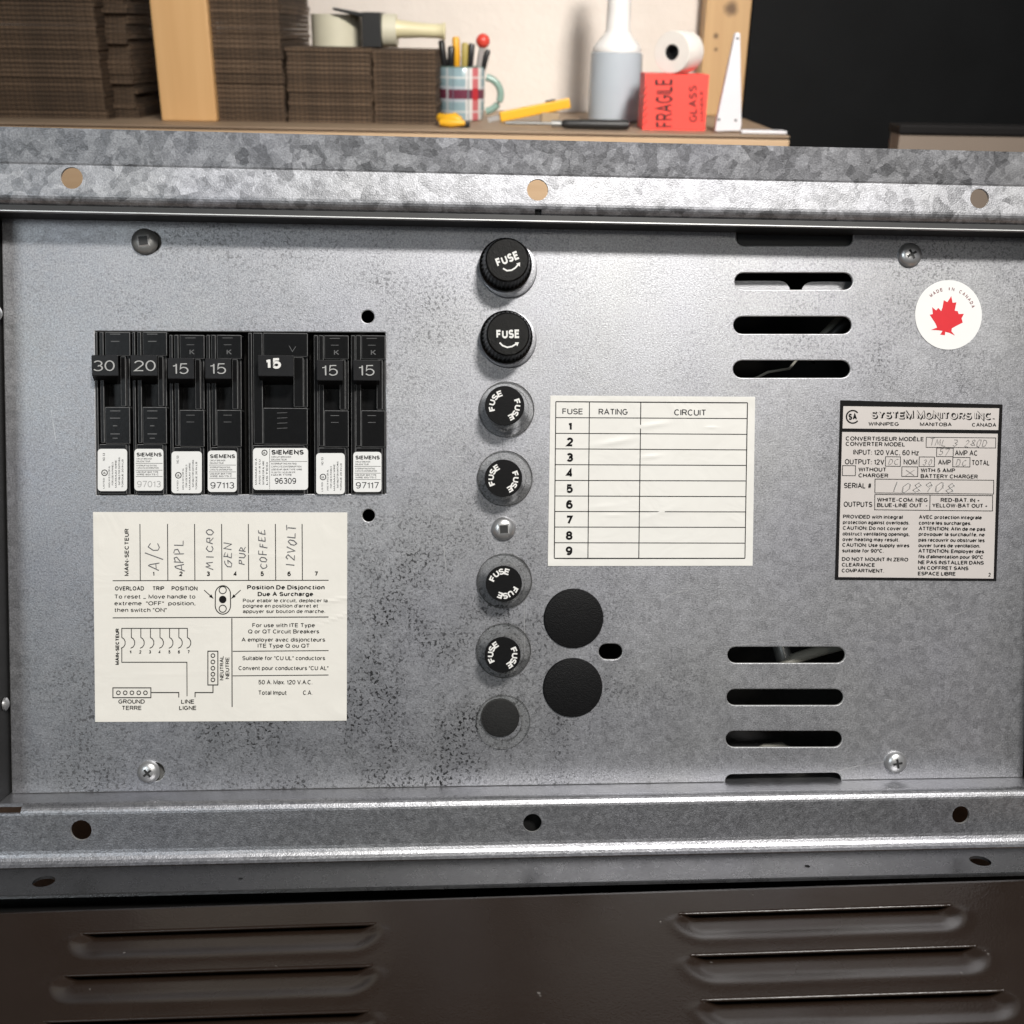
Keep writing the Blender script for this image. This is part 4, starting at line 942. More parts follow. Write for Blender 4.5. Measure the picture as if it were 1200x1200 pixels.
N('WHITE-COM. NEG', 1028, 1087.3, 587.8, 4.7); N('BLUE-LINE OUT  -', 1027.9, 1087, 594.1, 4.7); N('RED-BAT. IN +', 1102.4, 1148.2, 588.2, 4.7); N('YELLOW-BAT OUT +', 1092.5, 1157.4, 594.5, 4.7)
for s, xe, y in (('PROVIDED with integral', 1058, 607.5), ('protection against overloads.', 1065.7, 614.1), ('CAUTION: Do not cover or', 1063.9, 620.8), ('obstruct ventilating openings,', 1066, 627.5), ('over heating may result.', 1054, 634.1), ('CAUTION: Use supply wires', 1065.7, 640.7), ('suitable for 90\u00b0C.', 1035.6, 647.3), ('DO NOT MOUNT IN ZERO', 1064.4, 657.2), ('CLEARANCE', 1025.4, 663.9), ('COMPARTMENT.', 1036, 670.7)):
    N(s, 988-(y-607)*0.025, xe, y, 4.4, 0.016)
for s, xe, y in (('AVEC protection integrale', 1150.6, 608), ('contre les surcharges.', 1138.3, 614.8), ('ATTENTION: Afin de ne pas', 1154.8, 621.5), ('provoquer la surchauffe, ne', 1153.9, 628), ('pas recouvrir ou obstruer les', 1153.9, 634.7), ('ouver tures de ventilation.', 1148.7, 641.2), ('ATTENTION: Employer des', 1153.3, 647.7), ("fils d'alimentation pour 90\u00b0C", 1152.4, 654.3), ('NE PAS INSTALLER DANS', 1153, 661), ('UN COFFRET SANS', 1135, 667.6), ('ESPACE LIBRE', 1120, 674.2)):
    N(s, 1077-(y-607)*0.018, xe, y, 4.4, 0.016)
N('2', 1158.5, 1161, 675.6, 4.5)
hand(k, 'TML 3 280D', (1089, 522.5), (1156, 523.2), 8, 0.55, TD2, 2, 0.35); hand(k, '57', (1100, 533.5), (1112, 533.6), 7.5, 0.55, TD2, 2, 0.3); hand(k, 'DC', (1041, 544.6), (1052, 544.7), 6.5, 0.5, TD2, 2, 0.3)
hand(k, '30', (1081, 545), (1092, 545.1), 6.5, 0.5, TD2, 2, 0.3); hand(k, 'DC', (1120, 545.6), (1132, 545.7), 7, 0.55, TD2, 2, 0.3); hand(k, 'X', (1061, 557), (1071, 557), 7, 0.5, TD2, 2)
hand(k, '108908', (1042, 576.3), (1117, 577), 11, 0.7, TD2, 2, 0.4, jit=0.02)
hand(k, '108908', (1043.2, 576.7), (1118.2, 577.4), 11, 0.5, TD2, 3, 0.4, jit=0.02)
k.build('nameplate', ['plate', 'ink', 'scratch', 'scratch_light'], unit, recalc=False)['label'] = 'silver rating nameplate with black border and engraved serial number'

# ---- round sticker with a red maple leaf
k = MB()
k.prism(circ(1111.5, 369, 39.2, 56, 40.8), 0.00002, LD, 0, P)
leaf = [(648, 370), (664, 448), (708, 443), (688, 540), (722, 546), (736, 580), (796, 577), (768, 632), (783, 680), (700, 722), (655, 748), (650, 782), (690, 832), (630, 802), (577, 788), (573, 828), (518, 822), (546, 778), (490, 770), (410, 766), (482, 738), (462, 690), (395, 588), (432, 580), (424, 500), (470, 537), (496, 508), (530, 545), (546, 500), (560, 418), (602, 440)]
lp = [P(1050+x/10, 310+y/10, TD) for x, y in leaf]
from mathutils.geometry import tessellate_polygon
k.add(lp, [list(t) for t in tessellate_polygon([[Vector((p.x, p.z, 0)) for p in lp]])], 1)
k.arc('MADE IN CANADA', (1111.5, 369), 28.6, -41.5, 71, 3.9, 2.9, TD, 2, 0.01)
k.build('maple_sticker', ['white_vinyl', 'red_ink', 'maroon_ink'], unit, recalc=False)['label'] = 'round white sticker with a red maple leaf'

# ================================================================== TABLE AND COVER IN FRONT
CX_ = (RGT*1 + UPV*0.0323).normalized()
CYv = (RGT*-80 + UPV*500 + FWD*FPX)
CYv = (CYv - CX_*CYv.dot(CX_)).normalized(); CZ_ = CX_.cross(CYv)
edge_pt = U2W(Vector((0, -(DF+0.019), P(600, 1036.5, DF+0.019).z)))
CP0 = edge_pt + Vector((0, 0, 0.008))
CO = hit(600, 1050, CP0, CZ_)
def Cc(px, py):
    w = hit(px, py, CP0, CZ_) - CO; return w.dot(CX_), w.dot(CYv)
LV = []
for (a, b) in (((93, 1093), (442, 1083)), ((70, 1143.5), (438, 1131.5)), ((47, 1198), (435, 1185.5)), ((794, 1071), (1118, 1060.5)), ((806, 1118.5), (1147, 1109.5)), ((820, 1170.5), (1180, 1161))):
    p, q = Cc(*a), Cc(*b); LV.append((p[0], q[0], (p[1]+q[1])/2))
rows = [(LV[i][2]+LV[i+3][2])/2 for i in range(3)]
dv = rows[1]-rows[0]; rows.append(rows[2]+dv)
lvs = []
for i in range(4):
    j = min(i, 2)
    for kx in (0, 3): lvs.append((LV[j+kx][0], LV[j+kx][1], rows[i]))
u0, u1 = Cc(-140, 1060)[0], Cc(1340, 1060)[0]
v0, v1 = rows[3]+dv*1.2, 0.0
def sm(t): t = max(0.0, min(1.0, t)); return t*t*(3-2*t)
HH, WW = 0.0016, abs(dv)*0.66
def lv_h(u, v, below):
    h = 0.0
    for a, b, vs_ in lvs:
        if v > vs_ + 1e-7: continue
        if abs(v-vs_) < 1e-7 and not below: continue
        t = (vs_-v)/WW
        if t > 1.35: continue
        e = min(u-(a-0.0020*sm(t*3)), (b+0.0020*sm(t*3))-u)
        if e < -0.005: continue
        rc_ = 0.009; dx_, dz_ = max(0.0, rc_-e), max(0.0, rc_-(1-t)*WW)   # rounded lower corners
        q_ = rc_ - math.hypot(dx_, dz_) if dx_ > 0 and dz_ > 0 else min(e, (1-t)*WW)
        h += 0.00022*math.exp(-((q_+0.0002)/0.0017)**2)*sm(t*4)           # stretched rim of the pressing
        if q_ > 0: h -= HH*min(sm(q_/0.0052), sm(max(0, e)/0.0050))*(1-0.55*t)
    return h
us = [u0+(u1-u0)*i/440 for i in range(441)]
vlist = []
seg = sorted(rows+[v0, v1])
for a, b in zip(seg[:-1], seg[1:]):
    n = max(3, int((b-a)/0.0008))
    for i in range(n): vlist.append((a+(b-a)*i/n, True if i else False))
vl = []
for v, mid_ in vlist:
    if any(abs(v-r) < 1e-7 for r in rows): vl += [(v, True), (v, False)]
    else: vl.append((v, False))
vl.append((v1, False))
mb = MB(); vs = []; nu = len(us)
for v, below in vl:
    for u in us: vs.append(CO + CX_*u + CYv*v + CZ_*lv_h(u, v, below))
fs = []
for j in range(len(vl)-1):
    slit = vl[j][1] and not vl[j+1][1] and abs(vl[j][0]-vl[j+1][0]) < 1e-9
    for i in range(nu-1):
        if slit:
            um = (us[i]+us[i+1])/2
            ins = any(abs(vl[j][0]-r) < 1e-7 and a+0.0010 < um < b-0.0010 for a, b, r in lvs)
            if ins: continue
        fs.append((j*nu+i, j*nu+i+1, (j+1)*nu+i+1, (j+1)*nu+i))
mb.add(vs, fs)
cover = empty('louvred_cover', CO + CYv*(v0/2) + CZ_*-0.02)
tag(cover, 'dark brown enamelled metal cover with pressed louvres lying below the converter', 'metal cover')
cp = mb.build('louvred_plate', 'brown', cover, recalc=False, smooth=60)
bm = bmesh.new(); bm.from_mesh(cp.data); bmesh.ops.remove_doubles(bm, verts=bm.verts, dist=1e-7); bm.to_mesh(cp.data); bm.free()
sd = cp.modifiers.new('thickness', 'SOLIDIFY'); sd.thickness = 0.0008; sd.offset = -1
def cw(u, v, h): return CO + CX_*u + CYv*v + CZ_*h
sk = MB()
for (a, b, c_, d_) in ((u0, u0+0.0012, v0, v1), (u1-0.0012, u1, v0, v1), (u0+0.0013, u1-0.0013, v1-0.0012, v1), (u0+0.0013, u1-0.0013, v0, v0+0.0012)):
    q = [cw(x, y, h) for x in (a, b) for y in (c_, d_) for h in (-0.028, -0.0009)]
    sk.add(q, [(0, 1, 3, 2), (4, 6, 7, 5), (0, 4, 5, 1), (2, 3, 7, 6), (0, 2, 6, 4), (1, 5, 7, 3)])
sk.build('skirt', 'brown', cover)
sp = MB(); sp.add([cw(u, v, -0.026) for u, v in ((u0+.002, v0+.002), (u1-.002, v0+.002), (u1-.002, v1-.002), (u0+.002, v1-.002))], [(0, 1, 2, 3)])
sp.build('liner', 'black', cover)

tz = min((cw(u, v, -0.028)).z for u in (u0, u1) for v in (v0, v1)) - 0.001
bz = min(U2W(Vector((x, bd, zl-th))).z for x in (FX0, FX1))
tz = min(tz, bz) - 0.0005
M['table_wood'] = wood('brown_table_wood', (0.16, 0.085, 0.045), (0.26, 0.15, 0.085), 14, (0.08, 1, 1))
tb = empty('work_table', (0, 0.42, 0))
MB().box((-0.75, 0.06, tz-0.03), (0.75, 0.85, tz)).build('table_top', 'table_wood', tb, bevel=0.002)
for lx in (-0.69, 0.69):
    for ly in (0.12, 0.79): MB().box((lx-0.03, ly-0.03, 0), (lx+0.03, ly+0.03, tz-0.0302)).build('leg', 'table_wood', tb)
tag(tb, 'brown wooden table carrying the converter and its louvred cover', 'table')

# ================================================================== THINGS ON THE FAR BENCH
cbm = NT('corrugated_edge')
mp = cbm.n('Mapping'); mp.inputs['Scale'].default_value = (1, 1, 1); cbm.l(cbm.co, mp.inputs['Vector'])
w1 = cbm.n('TexWave', wave_type='BANDS', bands_direction='Z', i_Scale=95.0, i_Distortion=2.5, i_Detail=2.0); cbm.l(cbm.co, w1.inputs['Vector'])
w2 = cbm.n('TexWave', wave_type='BANDS', bands_direction='X', i_Scale=60.0, i_Distortion=4.0, i_Detail=2.0); cbm.l(cbm.co, w2.inputs['Vector'])
cf = cbm.math('MULTIPLY', cbm.math('ADD', cbm.math('MULTIPLY', w1.outputs['Fac'], 0.6), cbm.math('MULTIPLY', w2.outputs['Fac'], 0.4)), cbm.noise(35, 4))
oi = cbm.n('ObjectInfo')
cc_ = cbm.mix(cbm.ramp(cf, [(0.08, 0.0), (0.5, 1.0)]), (0.040, 0.025, 0.015), (0.155, 0.100, 0.060))
rnd = cbm.math('ADD', 0.86, cbm.math('MULTIPLY', oi.outputs['Random'], 0.28))
cbm.set(Base_Color=cbm.mix(1.0, cc_, rnd, 'MULTIPLY'), Roughness=0.85)
cbm.bump(cf, 0.5, 0.002)
M['corrugated'] = cbm.m

def carton_stack(xa, xb, y, depth, z0, z1, n, jx, label, group, jy=0.0015):
    h = (z1-z0)/n
    for i in range(n):
        ja, jb = random.uniform(-jx, jx), random.uniform(-jx, jx); f = random.uniform(-jy, jy)
        za, zb_ = z0+i*h+0.0002, z0+(i+1)*h-0.0004
        mb = MB(); mid_ = (za+zb_)/2
        mb.box((xa+ja, y+f, za), (xb+jb, y+depth, mid_-0.0003)); 
        mb.box((xa+ja+0.001, y+f+random.uniform(0, .0012), mid_-0.0003), (xb+jb-random.uniform(0, .003), y+depth-0.001, mid_+0.0003))
        mb.box((xa+ja, y+f+random.uniform(-.0008, .0008), mid_+0.0003), (xb+jb, y+depth, zb_))
        o = mb.build('flattened_carton', 'corrugated', origin=((xa+xb)/2, y+depth/2, z0+i*h))
        tag(o, label, 'carton', group)
yA = on_bench(60, 139).y
carton_stack(B(-90, 100, yA).x, B(121, 100, yA).x, yA, 0.2, ZB, B(60, -40, yA).z, 32, 0.0012, 'flattened brown carton in the widest stack, at the far left of the bench', 'cartons in the left stack')
carton_stack(B(122.5, 100, yA+.03).x, B(157, 100, yA+.03).x, yA+0.03, 0.16, ZB, B(140, -40, yA+.03).z, 30, 0.003, 'narrow flattened carton in the stack between the widest stack and the pale post', 'cartons beside the post', 0.004)
yM = on_bench(300, 143).y
carton_stack(B(236, 100, yM).x, B(333, 100, yM).x, yM, 0.19, ZB, B(290, -40, yM).z, 31, 0.0016, 'flattened brown carton in the tall stack just right of the pale post', 'cartons in the tall stack')
yL = on_bench(425, 145).y
zL = B(425, 56, yL).z
carton_stack(B(337, 100, yL).x, B(436, 100, yL).x, yL, 0.17, ZB, zL, 17, 0.0010, 'flattened brown carton in the low stack under the tape roll', 'cartons under the tape roll')
carton_stack(B(437.5, 100, yL).x, B(511, 100, yL).x, yL+.002, 0.17, ZB, zL-0.001, 17, 0.0012, 'flattened brown carton in the low stack beside the mug', 'cartons beside the mug')

M['post'] = wood('pale_pine', (0.62, 0.35, 0.14), (0.74, 0.46, 0.21), 12, (1, 1, 0.05))
yP = on_bench(222, 142.5).y
xa, xb = B(189.5, 140, yP).x, B(254, 141, yP).x
tag(MB().box((xa, yP, ZB+0.0003), (xb, yP+0.035, 1.49)).build('wooden_post', 'post', origin=((xa+xb)/2, yP, ZB), bevel=0.002), 'smooth pale wooden post between the cardboard stacks', 'post')
yR = WALL_Y-0.045
xa, xb = B(822, 80, yR).x, B(874, 80, yR).x
M['knotty'] = wood('knotty_pine', (0.48, 0.29, 0.13), (0.60, 0.39, 0.19), 14, (1, 1, 0.05),
    knots=[(B(857, 10, yR)-Vector(((xa+xb)/2, yR, ZB)), 0.010), (B(839, 42, yR)-Vector(((xa+xb)/2, yR, ZB)), 0.004), (B(839, 58, yR)-Vector(((xa+xb)/2, yR, ZB)), 0.003)])
tag(MB().box((xa, yR, ZB+0.0003), (xb, WALL_Y-0.002, 1.49)).build('wooden_post', 'knotty', origin=((xa+xb)/2, yR, ZB), bevel=0.002), 'knotty wooden post behind the white bracket, beside the black board', 'post')

# ---- tape
M['tape'] = plain('cream_tape', (0.60, 0.57, 0.44), 0.45, 0, 0.06, 60)
M['tape_core'] = plain('card_core', (0.36, 0.27, 0.17), 0.8)
M['black_metal'] = plain('black_metal', (0.012, 0.012, 0.012), 0.45)
M['cream_plastic'] = plain('cream_plastic', (0.66, 0.60, 0.38), 0.4, 0, 0.06, 30)
yT = yL+0.05
def upright_px(mb, xa, xb, ya, yb, y, t, mi=0):
    a, b = B(xa, (ya+yb)/2, y), B(xb, (ya+yb)/2, y)
    return mb.box((a.x, y, B((xa+xb)/2, yb, y).z), (b.x, y+t, B((xa+xb)/2, ya, y).z), mi)
c = B(391.5, 55, yT); r = (B(422, 30, yT).x-B(361, 30, yT).x)/2; h = B(391, 16, yT).z - zL - 0.0006
c = Vector((c.x, yT+r, zL+0.0003))
tr = MB().lathe([(r*0.55, 0), (r, 0), (r, h), (r*0.55, h), (r*0.55, 0)], c, (0, 0, 1), 48)
o = tr.build('tape_roll', 'tape', origin=c, smooth=40, bevel=0)
MB().lathe([(r*0.50, 0.0005), (r*0.549, 0.0005), (r*0.549, h-0.0005), (r*0.50, h-0.0005), (r*0.50, 0.0005)], c, (0, 0, 1), 40).build('core', 'tape_core', o, origin=c, smooth=40)
tag(o, 'wide cream tape roll standing on the low cardboard stack', 'tape roll')
yG = yL+0.03
g0 = B(445, 55, yG); gun = empty('tape_gun', (g0.x, yG, zL))
fr = MB(); upright_px(fr, 424, 446, 14, 55.5, yG, 0.05); a = B(424, 14.8, yG); b_ = B(388, 11.5, yG)
fr.add([(b_.x, yG+.01, b_.z+.003), (a.x, yG+.01, a.z), (a.x, yG+.04, a.z), (b_.x, yG+.04, b_.z+.003), (b_.x, yG+.01, b_.z), (a.x, yG+.01, a.z-.005), (a.x, yG+.04, a.z-.005), (b_.x, yG+.04, b_.z)], [(0, 1, 2, 3), (7, 6, 5, 4), (0, 4, 5, 1), (1, 5, 6, 2), (2, 6, 7, 3), (3, 7, 4, 0)])
fr.build('frame', 'black_metal', gun, bevel=0.001)
c = B(446.5, 35, yG); rr = (zL and (B(455, 16, yG).z-zL)/2); c = Vector((c.x, yG+0.025, zL+rr+0.0003)); wd = B(463, 35, yG).x-B(446.5, 35, yG).x
MB().lathe([(rr*0.35, 0), (rr, 0), (rr, wd), (rr*0.35, wd), (rr*0.35, 0)], c, (1, 0, 0), 40).build('tape', 'tape', gun, origin=c, smooth=40)
p0, p1 = B(464, 34, yG+.02), B(522, 37, yG+.02); hr = 0.0088
hp = [p0.lerp(p1, t) for t in (0, .1, .25, .5, .8, .93, .97, 1)]
MB().tube(hp, [hr*1.25, hr*1.1, hr*1.05, hr*0.92, hr*0.88, hr*0.95, hr*1.15, hr*1.0], 24).build('handle', 'cream_plastic', gun, smooth=50)
tag(gun, 'black tape gun with cream roll and handle on the low cardboard stack', 'tape dispenser')

# ---- mug and pens
mg = NT('plaid_glaze')
geo = mg.n('SeparateXYZ'); mg.l(mg.co, geo.inputs[0])
def band(src, a, b):
    return mg.math('MULTIPLY', mg.math('GREATER_THAN', src, a), mg.math('LESS_THAN', src, b))
yMg = on_bench(545, 143).y + 0.034
mr_ = (B(568, 110, yMg).x-B(514, 110, yMg).x)/2; mcx = (B(568, 110, yMg).x+B(514, 110, yMg).x)/2
mz = B(545, 80, yMg-mr_).z - ZB
X, Z = geo.outputs[0], geo.outputs[2]
col = mg.mix(mg.noise(120, 3), (0.20, 0.30, 0.33), (0.28, 0.38, 0.41))
white, red, purple = (0.62, 0.60, 0.58), (0.42, 0.03, 0.04), (0.14, 0.035, 0.06)
col = mg.mix(band(Z, mz*0.36, mz*0.66), col, (0.40, 0.45, 0.49))
col = mg.mix(band(X, mr_*0.22, mr_*0.86), col, white)
col = mg.mix(band(Z, mz*0.42, mz*0.60), col, purple)
col = mg.mix(band(X, mr_*0.50, mr_*0.74), col, (0.50, 0.14, 0.15))
for a_, b_, cc in ((0.30, 0.36, (0.16, 0.22, 0.24)), (-0.62, -0.52, (0.50, 0.52, 0.53)), (-0.34, -0.30, (0.12, 0.16, 0.2))): col = mg.mix(mg.math('MULTIPLY', band(X, mr_*a_, mr_*b_), 0.75), col, cc)
for a_, b_ in ((0.16, 0.20), (0.80, 0.84)): col = mg.mix(mg.math('MULTIPLY', band(Z, mz*a_, mz*b_), 0.6), col, (0.62, 0.62, 0.6))
col = mg.mix(mg.math('MULTIPLY', band(X, mr_*0.50, mr_*0.74), band(Z, mz*0.40, mz*0.62)), col, red)
mg.set(Base_Color=col, Roughness=0.2)
M['plaid'] = mg.m
M['mug_green'] = plain('green_glaze', (0.24, 0.36, 0.31), 0.25)
c = Vector((mcx, yMg, ZB+0.0003))
mug = MB().lathe([(mr_*0.80, 0), (mr_*0.9, 0.001), (mr_*0.97, 0.010), (mr_, mz*0.5), (mr_*1.0, mz-0.001), (mr_*0.98, mz), (mr_*0.93, mz-0.001), (mr_*0.92, 0.006), (0, 0.005)], c, (0, 0, 1), 48).build('mug', 'plaid', origin=c, smooth=50)
tag(mug, 'blue plaid mug with green handle holding pens', 'mug')
hp = []
for i in range(15):
    t = math.radians(80-160*i/14); hp.append(c+Vector((mr_*0.93+0.022*math.cos(t), -0.004, mz*0.50+mz*0.33*math.sin(t))))
MB().tube(hp, 0.0042, 12).build('handle', 'mug_green', mug, origin=c, smooth=50)
MB().lathe([(mr_*0.972, mz+0.0002), (mr_*0.99, mz+0.0012), (mr_*0.945, mz+0.0014), (mr_*0.935, mz+0.0002)], c, (0, 0, 1), 48).build('rim', 'mug_green', mug, origin=c, smooth=50)
M['pen_black'] = plain('black_pen', (0.012, 0.012, 0.013), 0.35); M['pen_yellow'] = plain('yellow_pen', (0.72, 0.36, 0.02), 0.4)
M['pen_olive'] = plain('olive_pencil', (0.38, 0.30, 0.08), 0.5); M['pen_red'] = plain('red_plastic', (0.62, 0.06, 0.04), 0.35); M['pen_grey'] = plain('grey_pen', (0.32, 0.30, 0.29), 0.35)
PENS = [((517, 47), (522, 84), .0040, 'pen_black', 'pen', 'thick black pen leaning at the left rim of the mug'), ((529, 54), (528, 84), .0044, 'pen_black', 'pen', 'shorter black pen in the mug left of the yellow one'),
        ((534, 43), (536, 84), .0046, 'pen_yellow', 'pen', 'bright yellow pen in the mug'), ((545, 50), (544, 84), .0042, 'pen_olive', 'pencil', 'olive yellow pencil in the middle of the mug'),
        ((553, 51), (550, 84), .0040, 'pen_black', 'pen', 'black pen in the mug between the olive pencil and red ball'), ((572, 58), (565, 84), .0036, 'pen_black', 'pen', 'black pen slanting over the right rim of the mug')]
for i, (a, b, r, m, cat, lb) in enumerate(PENS):
    y = yMg - 0.012 + 0.004*(i % 3)
    p, q = B(*a, y), B(*b, y); dr = (q-p).normalized(); q = p + dr*((p.z-(ZB+0.012))/max(0.2, -dr.z))
    q.x = max(mcx-mr_*0.78, min(mcx+mr_*0.78, q.x))
    o = MB().tube([p, p+(q-p)*0.03, p+(q-p)*0.30, p+(q-p)*0.32, q], [r*0.7, r, r*1.02, r*0.9, r*0.7], 14).build('pen' if cat == 'pen' else 'pencil', m, origin=q, smooth=40)
    tag(o, lb, cat, 'pens in the mug')
y = yMg-0.006; p, q = B(566, 48, y), B(560, 84, y); 
lol = empty('ball_topped_pen', (q.x, y, q.z-0.04))
MB().tube([p, q, q+(q-p)*0.7], 0.0034, 12).build('barrel', 'pen_grey', lol, smooth=40)
MB().lathe([(0.0006, -0.0088)]+[(0.0085*math.cos(math.radians(t)), 0.0085*math.sin(math.radians(t))) for t in range(-80, 81, 16)]+[(0.0004, .0086)], p, (0, 0, 1), 20).build('ball', 'pen_red', lol, smooth=60)
tag(lol, 'pen topped with a round red ball in the mug', 'pen', 'pens in the mug')

# ---- small tools
M['yellow'] = plain('yellow_plastic', (0.80, 0.42, 0.02), 0.4, 0, 0.05, 60)
yK = on_bench(600, 144).y + 0.004
def bar(mb, p, q, w, t, mi=0):
    p, q = Vector(p), Vector(q); d = (q-p).normalized(); n = Vector((0, 1, 0)); s_ = d.cross(n).normalized()
    vs = [e_ + s_*(w/2*i) + n*(t/2*j) for e_ in (p, q) for i in (-1, 1) for j in (-1, 1)]
    return mb.add(vs, [(0, 1, 3, 2), (4, 6, 7, 5), (0, 4, 5, 1), (2, 3, 7, 6), (0, 2, 6, 4), (1, 5, 7, 3)], mi)
p, q = B(586, 137, yK), B(668, 120.5, yK)
kn = empty('utility_knife', (p.x, yK, p.z))
bar(MB(), p, q, 0.0118, 0.012).build('handle', 'yellow', kn, bevel=0.002)
bar(MB(), p+(p-q)*0.17+Vector((0, 0, -.001)), p, 0.0055, 0.0012).build('blade', 'chrome', kn)
s0 = B(645, 120, yK); bar(MB(), s0+Vector((-.006, 0, 0)), s0+Vector((.006, 0, .002)), 0.004, 0.006).build('slider', 'black_metal', kn, bevel=0.001)
tag(kn, 'yellow snap-off knife propped up between mug and bottle', 'knife')
a, b_ = B(634, 132, yK+.004), B(655, 132, yK+.004)
zk = B(644, 131.5, yK).z
tag(MB().box((a.x, yK-0.012, ZB+0.0003), (b_.x, yK+0.018, zk)).build('wood_block', 'tape_core', bevel=0.002), 'small brown block under the yellow knife', 'block')
py_ = on_bench(530, 149).y
pr = empty('pliers', (B(530, 145, py_).x, py_, ZB))
zz = ZB+0.0075
pp = [Vector((B(x, y, py_).x, py_+dy, zz+dz)) for x, y, dy, dz in ((515, 138, .01, .002), (523, 140, 0, 0), (534, 139, -.004, .002), (541, 141, -.006, 0))]
MB().tube(pp, [.0052, .007, .0066, .0035], 14).build('handle', 'yellow', pr, smooth=50)
pp = [Vector((B(x, 145, py_).x, py_-dy, zz-.002)) for x, dy in ((517, .008), (530, .012), (545, .010))]
MB().tube(pp, [.004, .0052, .003], 14).build('handle', 'yellow', pr, smooth=50)
MB().box((B(538, 145, py_).x, py_-.008, ZB+.0005), (B(551, 145, py_).x, py_+.004, ZB+.0075)).build('jaw', 'black_metal', pr, bevel=0.002)
tag(pr, 'yellow handled pliers lying in front of the mug', 'pliers')
ys = on_bench(695, 152.5).y; zz = ZB+0.0062
sd_ = empty('screwdriver', (B(695, 148, ys).x, ys, ZB))
xa, xb = B(657, 147, ys).x, B(738, 147, ys).x
MB().tube([Vector((xa+(xb-xa)*t, ys, zz)) for t in (0, .04, .1, .5, .9, .98, 1)], [.003, .0045, .0052, .0056, .0056, .005, .003], 16).build('handle', 'black_metal', sd_, smooth=40)
MB().tube([Vector((B(592, 147, ys).x, ys, zz)), Vector((xa-.011, ys, zz))], 0.0019, 12).build('shaft', 'dull_steel', sd_, smooth=40)
MB().tube([Vector((xa-.011, ys, zz)), Vector((xa+.0005, ys, zz))], 0.0040, 12).build('ferrule', 'dull_steel', sd_, smooth=40)
tag(sd_, 'screwdriver with black handle lying along the bench edge', 'screwdriver')

# ---- dispensing bottle
bm_ = NT('milky_plastic'); bm_.set(Base_Color=bm_.mix(bm_.noise(30, 3), (0.47, 0.53, 0.59), (0.53, 0.59, 0.64)), Roughness=0.25, Transmission_Weight=0.15)
M['milky'] = bm_.m; M['white_plastic'] = plain('white_plastic', (0.76, 0.75, 0.73), 0.4, 0, 0.04, 40)
yB = on_bench(723, 144.5).y; br_ = (B(755, 100, yB).x-B(692, 100, yB).x)/2; yB += br_
cx = (B(755, 100, yB-br_).x+B(692, 100, yB-br_).x)/2
zs = B(723, 62, yB-br_).z-ZB; zn = B(723, 42, yB-br_).z-ZB
c = Vector((cx, yB, ZB+0.0003))
bt = MB().lathe([(br_*0.9, 0), (br_*0.98, 0.002), (br_, 0.006), (br_*1.0, zs*0.6), (br_*0.97, zs-0.001), (br_*0.9, zs)], c, (0, 0, 1), 48).build('squeeze_bottle', 'milky', origin=c, smooth=40)
MB().lathe([(br_*0.90, zs+0.0002), (br_*0.92, zs+0.003), (br_*0.86, zs+0.008), (br_*0.55, zn), (br_*0.46, zn+0.006), (br_*0.44, zn+0.03), (br_*0.42, zn+0.09), (br_*0.15, zn+0.13), (0, zn+0.131)], c, (0, 0, 1), 48).build('spout_cap', 'white_plastic', bt, origin=c, smooth=40)
tag(bt, 'milky white squeeze bottle with long tapered spout', 'bottle')

# ---- red label box with white roll on top
M['fluo'] = plain('fluorescent_red_card', (0.95, 0.075, 0.055), 0.55, 0, 0.04, 60)
M['box_ink'] = plain('dark_box_print', (0.035, 0.012, 0.012), 0.7)
yF = on_bench(790, 153).y
a, b_ = B(752.5, 153, yF), B(826, 153, yF); zt_ = B(790, 87, yF).z
k = MB().box((a.x, yF, ZB+0.0003), (b_.x, yF+0.055, zt_), 0)
def FP(px, py, d=0): v = B(px, py, yF); return Vector((v.x, yF-d, v.z))
k.text('FRAGILE', (789, 149), (788, 92), 20.5, 0.0003, 1, 0.004, FP)
k.text('GLASS', (817, 143), (816.5, 100), 9.5, 0.0003, 1, 0.01, FP)
k.text('HANDLE', (824.5, 142), (824, 106), 4, 0.0003, 1, 0.01, FP)
for y in (107, 115, 123, 131, 139, 147): k.line([(754, y), (758, y-6)], 1.0, 0.0003, 1, FP)
fo = k.build('label_box', ['fluo', 'box_ink'], origin=((a.x+b_.x)/2, yF, ZB), recalc=False)
tag(fo, 'bright red label box with dark FRAGILE lettering', 'box')
M['label_roll'] = plain('pink_white_paper', (0.74, 0.62, 0.57), 0.6, 0, 0.04, 60)
M['roll_face'] = plain('white_paper_edge', (0.76, 0.72, 0.67), 0.7, 0, 0.05, 60)
c = B(787, 66.5, yF+0.004); rr = 21.5/FPX*c.y; c.z = zt_+rr+0.0004; ax_ = Vector((0.55, 0.83, 0)).normalized()
k = MB().lathe([(rr*0.38, 0), (rr*0.97, 0), (rr, 0.001), (rr, 0.036), (rr*0.38, 0.036), (rr*0.38, 0)], c, ax_, 48)
rl = k.build('label_roll', 'roll_face', origin=c, smooth=40)
MB().lathe([(rr*0.30, 0.001), (rr*0.375, 0.001), (rr*0.375, 0.035), (0, 0.035), (0, 0.012), (rr*0.30, 0.012), (rr*0.30, 0.001)], c, ax_, 32).build('core', 'black_metal', rl, origin=c, smooth=40)
tag(rl, 'white paper label roll lying on the red label box', 'label roll')

